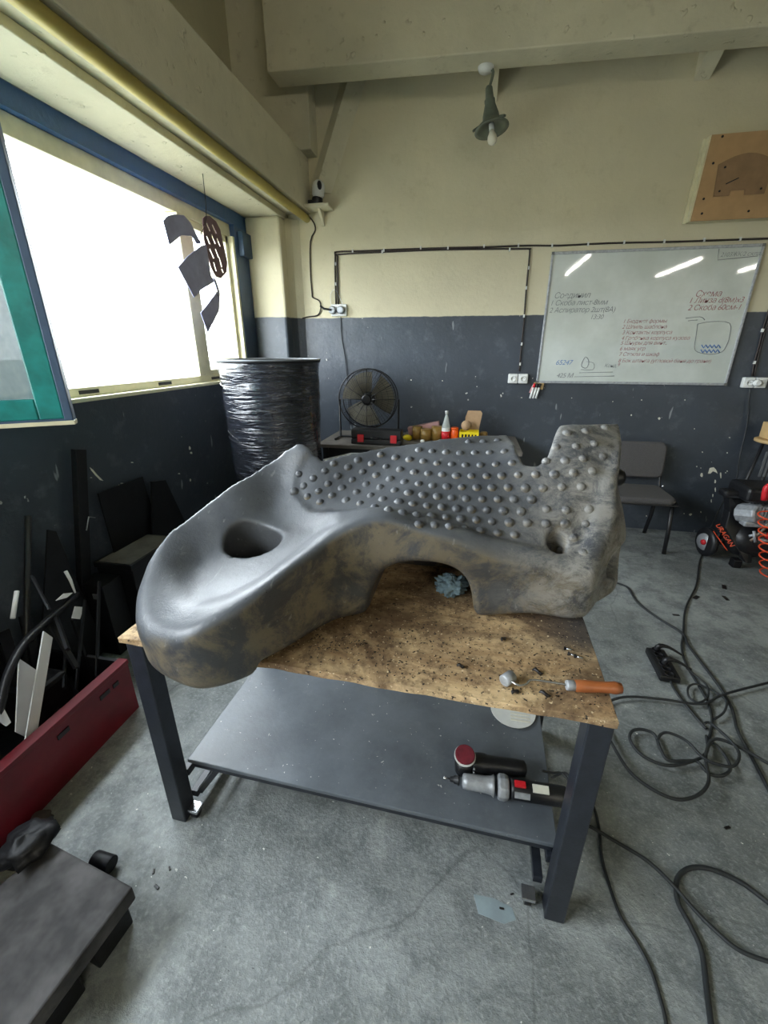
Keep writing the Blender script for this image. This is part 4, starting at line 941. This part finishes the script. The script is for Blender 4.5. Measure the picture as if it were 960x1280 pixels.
for k in range(3): MB().box((2.262+.03*k, 3.76, .66), (2.278+.03*k, 3.765, .86)).build('slat', M_seam, st)
single('tan_block', MB().box((2.31, 3.85, .936), (2.50, 3.99, 1.06)), M_tan, 'tan wooden block lying on the round stool', 'block', bevel=.004)

# ================================================================== on the back wall
YW = YB-.002
bd = thing('whiteboard', 'large whiteboard with faded marker notes on the back wall', 'whiteboard', (1.295, YW, 1.83))
MB().box((.555, YW-.016, 1.335), (2.035, YW-.001, 2.322)).build('writing_surface', M_wb, bd)
for lo, hi in (((.545, YW-.024, 2.315), (2.045, YW, 2.335)), ((.545, YW-.024, 1.322), (2.045, YW, 1.342)), ((.545, YW-.024, 1.342), (.562, YW, 2.315)), ((2.028, YW-.024, 1.342), (2.045, YW, 2.315))):
    MB().box(lo, hi).build('frame_rail', M_alu, bd, bevel=.003)
for x in (.545, 2.025):
    for z in (1.322, 2.315): MB().box((x, YW-.026, z), (x+.02, YW, z+.02)).build('corner', simple('grey_corner_plastic', (110, 112, 110), .5), bd)
def write(txt, px, py, size, mat, sh=.25, rot=0.):
    cu_ = bpy.data.curves.new('handwriting', 'FONT'); cu_.body = txt; cu_.size = size; cu_.shear = sh; cu_.offset = -.0004; cu_.space_character = .92
    cu_.materials.append(mat); o = bpy.data.objects.new('handwriting', cu_); COL.objects.link(o); o.parent = bd
    p = PY(px, py, YW-.0175); o.location = p-Vector(bd.location); o.rotation_euler = (math.pi/2, rot, 0); text_mesh(o)
for a in ((('Соединил', 692, 373, .062), M_ink_blk), (('1 Скоба лист-8мм', 687, 382, .056), M_ink_blk), (('2 Аспиратор 2шт(8А)', 686, 391, .056), M_ink_blk), (('13:30', 737, 399, .05), M_ink_blk),
          (('1 Бюджет формы', 778, 404, .042), M_ink_red), (('2 Шпиль шаблона', 777, 411, .042), M_ink_red), (('3 Контакты корпуса', 777, 418, .042), M_ink_red), (('4 Гребенка корпуса кузова', 776, 425, .042), M_ink_red),
          (('5 Шнуры для винт.,', 775, 431, .042), M_ink_red), (('6 маяк угр', 774, 438, .042), M_ink_red), (('7 Стекла и шкаф', 773, 445, .042), M_ink_red), (('8 Бок штанга (угловой баня до грани)', 772, 453, .042), M_ink_red), (('9', 771, 458, .04), M_ink_red),
          (('Схема', 868, 371, .062), M_ink_red), (('1 Линза d(8м)x3', 860, 379, .056), M_ink_red), (('2 Скоба 60см-1', 859, 388, .056), M_ink_red), (('2103ЖК/2 склад', 900, 321, .041), M_ink_blk),
          (('65247', 694, 456, .058), M_ink_blue), (('425 М', 695, 472, .055), M_ink_blk), (('Конд.', 755, 459, .04), M_ink_blk)): write(*a[0], a[1])
def stroke(pts, mat, r_=.0025, res=3): MB().tube([PY(x, y, YW-.0168) for x, y in pts], r_, 4, res=res).build('marker_line', mat, bd)
stroke([(872, 405), (890, 402), (912, 404), (912, 420), (908, 432), (902, 440), (888, 443), (872, 440), (868, 434), (870, 420), (872, 405)], M_ink_blk)
stroke([(857, 398), (875, 396), (881, 400)], M_ink_blk); stroke([(860, 401), (872, 400)], M_ink_blk)
stroke([(899, 311), (897, 325), (947, 320)], M_ink_blk, .002, 1); stroke([(724, 466), (766, 465)], M_ink_blk); stroke([(718, 471), (768, 470)], M_ink_blk)
stroke([(728, 452), (732, 446), (736, 452), (733, 460), (727, 458), (728, 452)], M_ink_blk); stroke([(733, 452), (742, 454), (741, 462), (726, 462)], M_ink_blk, .002)
for r0 in range(2):
    zz = [(877+k*2.6-r0, 432+r0*6+(3 if k % 2 else -1)) for k in range(10)]; stroke(zz, M_ink_blue, .004, 2)
# marker pens in a holder at the lower left corner
mk = thing('marker_holder', 'red and tan magnetic holder at the lower left corner of the whiteboard', 'holder', PY(674, 482, YW-.03))
q = PY(667, 483, YW-.03); MB().box((q.x-.0, YW-.026, 1.27), (q.x+.085, YW, 1.325), Matrix.Rotation(.12, 3, 'Y')).build('holder_back', M_tan, mk, bevel=.003)
MB().box((q.x-.02, YW-.025, 1.23), (q.x+.02, YW-.015, 1.31), Matrix.Rotation(.35, 3, 'Y')).build('sleeve', M_pink, mk, bevel=.003)
for k, lb in enumerate(('white marker pen nearest the socket, held under the whiteboard corner', 'middle white marker pen under the whiteboard corner', 'white marker pen with black cap on the whiteboard side')):
    x = q.x+.0+.024*k; t = thing('marker_pen', lb, 'marker', (x, YW-.036, 1.20), 'marker pens under the whiteboard')
    MB().cyl((x-.018, YW-.036, 1.19), (x, YW-.036, 1.285), .0095, n=12).build('barrel', M_white, t)
    MB().cyl((x, YW-.036, 1.285), (x+.006, YW-.036, 1.32), .010, n=12).build('cap', M_black if k else M_redpl, t)

def socket_pair(cx, cz, lb, name='wall_socket'):
    t = thing(name, lb, 'socket', (cx, YW, cz), 'double sockets on the back wall')
    for s_ in (-.043, .043):
        k = MB().box((cx+s_-.041, YW-.045, cz-.041), (cx+s_+.041, YW, cz+.041)).build('socket_box', M_white, t, bevel=.008)
        MB().lathe([(.026, 0), (.026, .006), (.019, .007), (.018, .002), (.0, .002)], 24, (cx+s_, YW-.045, cz), (0, -1, 0)).build('socket_face', M_white, k)
        for e in (-.0095, .0095): MB().cyl((cx+s_+e, YW-.045, cz), (cx+s_+e, YW-.0485, cz), .003, n=8).build('pin_hole', M_black, k)
    return t
s1 = PY(647, 473, YB); socket_pair(s1.x, s1.z, 'white double wall socket left of the whiteboard')
s2 = PY(940, 478, YB); t = socket_pair(s2.x, s2.z, 'white double wall socket right of the whiteboard with a plug in it')
MB().lathe([(.026, 0), (.026, .03), (.018, .045)], 18, (s2.x-.0, YW-.046, s2.z), (0, -1, 0)).build('plug', M_white, t)
s3 = PY(421, 388, YB)
jb = thing('junction_box', 'grey old outlet block with two plugs by the pillar', 'outlet', (s3.x, YW, s3.z))
MB().box((s3.x-.05, YW-.02, s3.z-.05), (s3.x+.10, YW, s3.z+.05)).build('back_plate', M_white, jb, bevel=.006)
for e in (-.03, .05): MB().lathe([(.034, 0), (.034, .03), (.024, .04)], 20, (s3.x+e, YW-.02, s3.z), (0, -1, 0)).build('outlet_round', M_alu, jb)
MB().tube([(s3.x-.03, YW-.06, s3.z), (s3.x-.10, YW-.06, s3.z+.01), (s3.x-.14, YW-.05, s3.z+.035)], .009, 8).build('plug', M_dark, jb)
MB().tube([(s3.x-.05, YW-.01, s3.z+.05), (s3.x-.05, YW-.01, s3.z+.13), (s3.x-.01, YW-.01, s3.z+.17), (s3.x+.03, YW-.01, s3.z+.12), (s3.x+.06, YW-.01, s3.z+.05)], .0025, 6, res=4).build('loose_wire', M_white, jb)

def wall_cable(name, lb, pts, r_=.007, clips=(), mat=None, res=3):
    t = thing(name, lb, 'cable', PY(*pts[0], YW-.008)); MB().tube([PY(x, y, YW-.009) for x, y in pts], r_, 8, res=res).build('sheath', mat or M_wire, t)
    for x, y in clips:
        p = PY(x, y, YW-.009); MB().box((p.x-.006, YW-.020, p.z-.012), (p.x+.006, YW, p.z+.012)).build('clip', M_white, t)
wall_cable('wall_cable', 'upper of two brown cables clipped along the back wall to the right edge', [(420, 383), (419, 350), (419, 320), (421, 315), (450, 314), (520, 311), (600, 309), (660, 307), (700, 307), (760, 304), (850, 302), (960, 298), (1010, 296)], .007,
           [(420, 330), (420, 355), (441, 314), (480, 313), (526, 310), (560, 310), (605, 308), (648, 307), (690, 307), (735, 305), (780, 303), (830, 302), (880, 300), (925, 299)])
wall_cable('wall_cable', 'lower brown cable that turns down to the socket left of the whiteboard', [(423, 384), (422, 350), (422, 321), (425, 318), (480, 315), (560, 312), (655, 311), (661, 312), (662, 318), (658, 360), (655, 400), (651, 440), (649, 464)], .0065,
           [(478, 315), (637, 312), (661, 335), (658, 360), (655, 395), (652, 430), (650, 455)])
wall_cable('wall_cable', 'thin dark wire dropping from the pipe end beside the pillar', [(384, 268), (392, 278), (394, 288), (388, 302), (388, 340), (390, 366), (391, 372), (399, 376), (401, 385), (397, 394), (385, 396), (366, 400), (362, 390)], .0055)
wall_cable('wall_cable', 'thin grey wire running down from the outlet block to the bench', [(426, 396), (427, 420), (431, 445), (434, 472), (437, 530)], .004, mat=M_cable)
wall_cable('wall_cable', 'black cable rising beside the whiteboard to the right-hand socket', [(962, 385), (954, 410), (948, 435), (943, 452), (940, 470)], .007, [(953, 413), (943, 453)])
wall_cable('wall_cable', 'second black cable beside it, nearer the frame edge', [(965, 388), (957, 412), (950, 437), (946, 455), (943, 470)], .006)
pc = [PY(938, 486, YW-.02), PY(936, 500, YW-.03), PY(934, 530, YW-.03), PY(925, 570, YW-.05), PY(920, 600, YW-.06), PY(905, 625, YW-.1), PY(893, 650, 3.8), Vector((1.99, 3.70, .05)), PZ(878, 692, .008)]
pts_cable = [(874, 704), (870, 732), (857, 760), (854, 793), (852, 809), (858, 831), (874, 858), (886, 881), (890, 905), (884, 930)]
def floor_cable(lb, pts, r_=.006, z=.0, pre=(), res=6, lift=0.):
    P_ = list(pre)+[PZ(x, y, z+r_) for x, y in pts]
    return single('floor_cable', MB().tube(P_, r_, 8, res=res), M_cable, lb, 'cable', 'cables lying on the floor')
floor_cable('black cable falling from the right socket past the compressor wheel to the tangle', pts_cable, .006, pre=pc)
floor_cable('black cable running from behind the plastic part diagonally to the right edge', [(740, 722), (761, 726), (778, 731), (786, 736), (797, 753), (822, 772), (852, 791), (860, 806), (872, 822), (899, 858), (915, 886), (922, 913), (940, 947), (965, 995)], .007, z=.0)
floor_cable('black cable running level from under the roller handle to the right edge', [(745, 885), (768, 874), (790, 871), (827, 874), (877, 880), (899, 870), (926, 862), (962, 853), (985, 848)], .006, z=.012)
floor_cable('short black lead from the power strip into the tangle', [(838, 850), (842, 860), (854, 877), (872, 899), (883, 911)], .006, z=.006)
floor_cable('doubled loop of black cable on the tabletop side of the tangle', [(883, 920), (884, 938), (872, 949), (836, 957), (804, 945), (788, 926), (790, 914), (803, 912), (818, 918), (825, 935), (835, 950), (858, 951), (872, 952), (886, 967), (904, 969), (913, 958), (899, 935), (886, 925)], .0065, z=.013)
floor_cable('wide black loop reaching back under the workbench', [(752, 905), (765, 930), (786, 963), (813, 985), (845, 999), (872, 994), (886, 976), (882, 945), (893, 924), (922, 933), (965, 957)], .0065, z=.026)
floor_cable('small inner black loop in the middle of the tangle', [(822, 925), (826, 918), (836, 916), (858, 926), (879, 947), (899, 956), (918, 957), (924, 942), (912, 925), (888, 904), (880, 905)], .006, z=.038)
floor_cable('tiny black ring of cable just below the power strip', [(858, 835), (870, 845), (883, 856), (885, 870), (874, 878), (862, 872), (860, 860), (868, 855), (880, 858), (895, 866), (908, 876), (905, 890), (893, 899)], .005, z=.013)
floor_cable('long thin black cable curving down from the right table leg to the bottom edge', [(738, 1000), (745, 1017), (750, 1044), (752, 1070), (759, 1098), (775, 1144), (797, 1180), (815, 1216), (831, 1270), (834, 1300)], .005)
floor_cable('black cable sweeping from behind the right table leg to the right edge', [(728, 1030), (741, 1035), (768, 1051), (809, 1076), (840, 1105), (868, 1137), (895, 1164), (926, 1189), (970, 1205)], .006, z=.012)
floor_cable('thick black cable looping from the right edge down to the bottom edge', [(985, 1150), (960, 1128), (926, 1103), (890, 1087), (863, 1085), (847, 1098), (847, 1126), (863, 1157), (877, 1189), (883, 1234), (890, 1290)], .0075)
# power strip
ps = thing('power_strip', 'black power strip with round outlets lying on the floor', 'power strip', PZ(830, 832, 0))
e0, e1 = PZ(818, 813, .02), PZ(838, 850, .02); dv = (e1-e0).normalized(); Lp = (e1-e0).length
MB().bar(e0, e1, .095, .036).build('strip_body', M_black, ps, bevel=.008)
for k in range(6):
    p = e0+dv*Lp*(.09+.162*k); MB().lathe([(.024, .0), (.024, .004), (.019, .005), (.018, .001), (0, .001)], 18, p+Vector((0, 0, .018)), (0, 0, 1)).build('outlet', M_dark, ps)
for k in (0, 3): 
    p = e0+dv*Lp*(.09+.162*k)+Vector((0, 0, .02)); MB().tube([p, p+Vector((.01, 0, .03)), p+Vector((.06, 0, .025)), p+Vector((.12, -.02, .0))], [.016, .014, .008, .005], 10, res=3).build('plug', M_black, ps)

# wall lamp under the cross beam
lp = thing('wall_lamp', 'old grey-green enamel lamp with a bare bulb hanging under the cross beam', 'lamp', PY(612, 130, 3.85))
lt_ = PY(607, 92, 3.86); ax_ = (PY(614, 172, 3.82)-PY(610, 112, 3.85)).normalized()
MB().lathe([(.055, .0), (.055, .03), (.045, .05), (.0, .055)], 20, lt_+Vector((-.0, 0, .06)), (0, 0, -1)).build('junction_cap', M_white, lp)
MB().tube([lt_+Vector((.02, 0, .03)), lt_+Vector((.05, -.01, .0)), PY(612, 108, 3.85), PY(609, 112, 3.85)], .010, 8, res=4).build('conduit', M_enamel, lp)
b_ = PY(611, 108, 3.85)
MB().lathe([(.018, 0), (.024, .01), (.028, .07), (.036, .08), (.036, .095), (.034, .10), (.055, .17), (.058, .20), (.10, .235), (.118, .25), (.118, .256), (.09, .252), (.05, .225), (.0, .22)], 28, b_, ax_).build('shade', M_enamel, lp)
for k in range(3):
    a = .6+2*math.pi*k/3; e = ax_.orthogonal().normalized(); g = ax_.cross(e); v = e*math.cos(a)+g*math.sin(a); MB().bar(b_+ax_*.225+v*.085, b_+ax_*.245+v*.13, .02, .012).build('clip', M_enamel, lp)
MB().lathe([(.018, .215), (.018, .26)], 14, b_, ax_).build('bulb_socket', M_white, lp)
MB().lathe([(.014, .255), (.018, .27), (.031, .295), (.034, .315), (.028, .335), (.012, .347), (.0, .349)], 20, b_, ax_).build('bulb', M_bulb, lp)
# the small camera on its shelf
sc_ = thing('wall_shelf', 'small plaster-coloured shelf at the end of the beam under a camera', 'shelf', PY(398, 258, 4.1))
q = PY(398, 259, 4.06); MB().box((q.x-.15, 3.99, q.z-.012), (q.x+.11, YW, q.z+.012)).build('board', M_cream, sc_, bevel=.004)
MB().prism([(q.x, YW, q.z-.012), (q.x, YW, q.z-.12), (q.x, 4.03, q.z-.012)], (.02, 0, 0)).build('bracket', M_cream, sc_)
cm = thing('security_camera', 'small white security camera with a dark lens on the corner shelf', 'camera', (q.x-.01, 4.07, q.z+.012))
MB().lathe([(.04, 0), (.045, .01), (.045, .05), (.04, .06)], 20, cm.location).build('base', M_black, cm)
MB().lathe([(.038, .058), (.05, .075), (.052, .13), (.045, .16), (.02, .18), (0, .183)], 22, cm.location, (.12, 0, 1)).build('head', M_white, cm)
MB().ball(cm.location+Vector((.035, -.035, .13)), .026, scl=(.8, .8, 1.35)).build('lens', M_black, cm)
MB().box(tuple(cm.location+Vector((-.07, -.04, .0))), tuple(cm.location+Vector((-.02, -.02, .035)))).build('adapter', M_dark, cm)
# plywood panel with an arched hatch
wp = thing('plywood_box', 'plywood-faced shallow box with an arched hatch high on the back wall', 'panel', (1.9, YW, 2.76))
pw = [(1.487, 2.485), (2.35, 2.485), (2.35, 2.995), (1.505, 2.995)]
MB().prism([(x-.03, YW-.02, z) for x, z in pw], (0, .02, 0)).build('backing', M_yelframe, wp)
MB().prism([(x-(.012 if x < 2 else 0), YW-.07, z) for x, z in pw], (0, .05, 0)).build('box_side', M_yelframe, wp)
MB().prism([(x, YW-.078, z) for x, z in pw], (0, .008, 0)).build('face_panel', M_ply, wp)
_a, _b = PY(893, 246, YW-.08), PY(953, 244, YW-.08)
hc = Vector(((_a.x+_b.x)/2, YW-.082, 2.72)); arc = [(hc.x-.16, 2.63), (hc.x-.06, 2.63), (hc.x-.055, 2.66), (hc.x+.03, 2.66), (hc.x+.035, 2.63), (hc.x+.16, 2.63), (hc.x+.175, 2.82)]+[(hc.x+.175-.35*k/8, 2.82+.055*math.sin(math.pi*k/8)) for k in range(1, 8)]+[(hc.x-.175, 2.82)]
k_ = MB().prism([(x, YW-.084, z) for x, z in arc], (0, .006, 0)).build('hatch', M_plydark, wp)
for x, z in ((-.13, 2.66), (.13, 2.66), (-.13, 2.80), (.14, 2.80)): MB().cyl((hc.x+x, YW-.084, z), (hc.x+x, YW-.088, z), .007, n=8).build('screw', M_dark, k_)
MB().bar((hc.x-.1, YW-.087, 2.70), (hc.x-.03, YW-.087, 2.73), .012, .006).build('latch', M_dark, k_)
for x, z in ((1.57, 2.98), (1.90, 2.98), (1.55, 2.83), (1.54, 2.62), (1.55, 2.53), (1.85, 2.53)): MB().cyl((x, YW-.078, z), (x, YW-.081, z), .008, n=8).build('screw', M_dark, wp)

# marks and litter on the floor
q = PZ(615, 1135, .0); single('paint_patch', MB().prism([PZ(x, y, .0) for x, y in ((592, 1118), (617, 1123), (640, 1135), (645, 1150), (630, 1155), (598, 1142))], (0, 0, .0015)), M_patch, 'pale blue-grey patch stuck on the floor below the shelf', 'patch')
for k, (x, y, sz, lb) in enumerate(((627, 1136, .007, 'dark crumb lying on the pale floor patch'), (640, 1118, .006, 'curled dark shaving just above the pale floor patch'), (870, 747, .03, 'dark flake on the floor below the compressor cable'), (905, 734, .03, 'dark flake on the floor nearest the compressor'), (907, 748, .028, 'lower of the two dark flakes near the compressor'),
        (192, 1090, .008, 'dark crumb on the floor right of the slab'), (212, 1086, .007, 'dark crumb beside it, a little farther right'), (196, 1109, .01, 'elongated dark crumb in the slab shadow'), (845, 769, .02, 'dark flake left of the cable junction'), (909, 1035, .012, 'dark curl on the open floor right of the workbench'))):
    q = PZ(x, y, .0); single('floor_crumb', MB().box((q.x-sz, q.y-sz*.4, 0), (q.x+sz, q.y+sz*.4, .004), rotz(.4*k)), M_shav, lb, 'crumb', 'crumbs on the floor', bevel=.0015)

# paint knocked off the walls
wbk, wlf = bpy.data.objects['wall_back'], bpy.data.objects['wall_left']
def chip(pts, plane):
    P_ = [(PY(x, y, YB) if plane == 'b' else PX(x, y, XL)) for x, y in pts]; off = (0, -.0012, 0) if plane == 'b' else (.0012, 0, 0)
    MB().prism(P_, off).build('bare_patch', M_label, wbk if plane == 'b' else wlf)
def blob(x, y, a, b, n=7):
    return [(x+a*math.cos(2*math.pi*k/n)*random.uniform(.6, 1.2), y+b*math.sin(2*math.pi*k/n)*random.uniform(.6, 1.2)) for k in range(n)]
chip([(885, 592), (887, 585), (892, 584), (895, 587), (897, 592), (894, 590), (891, 589), (888, 592)], 'b')
for x, y, a, b in ((877, 594, 2.2, 3), (894, 602, 1.4, 3), (901, 594, 1.2, 4), (894, 612, .9, 3), (891, 619, .8, 2.5), (889, 626, .8, 2.5), (871, 583, .8, .9), (876, 585, .7, .8), (909, 589, .9, .9), (863, 643, 2, 1.6), (855, 642, .8, .8), (878, 565, .9, .9), (909, 566, 1, .8), (824, 523, 1.6, 1.8), (802, 500, 1, .9),
                   (789, 519, .9, 1.2), (766, 502, .8, .7), (856, 500, .9, .8), (912, 547, 1.2, .8), (907, 591, .8, .8), (868, 536, 1, .7), (514, 475, 1, 1), (553, 476, .8, .8), (652, 497, 1.6, .6), (836, 476, .9, .9), (808, 645, .8, .9), (876, 640, .7, 1)): chip(blob(x, y, a, b), 'b')
chip([(112, 584), (116, 587), (121, 593), (129, 601), (125, 600), (119, 594), (114, 588)], 'l')
for x, y, a, b in ((149, 608, 1.6, 2), (165, 578, 2, .8), (237, 560, 1.2, 3), (239, 566, 1.5, 1.5), (224, 592, 1.5, .7), (238, 600, 1, 2), (152, 604, 2, .6), (114, 597, 1.5, .6)): chip(blob(x, y, a, b), 'l')
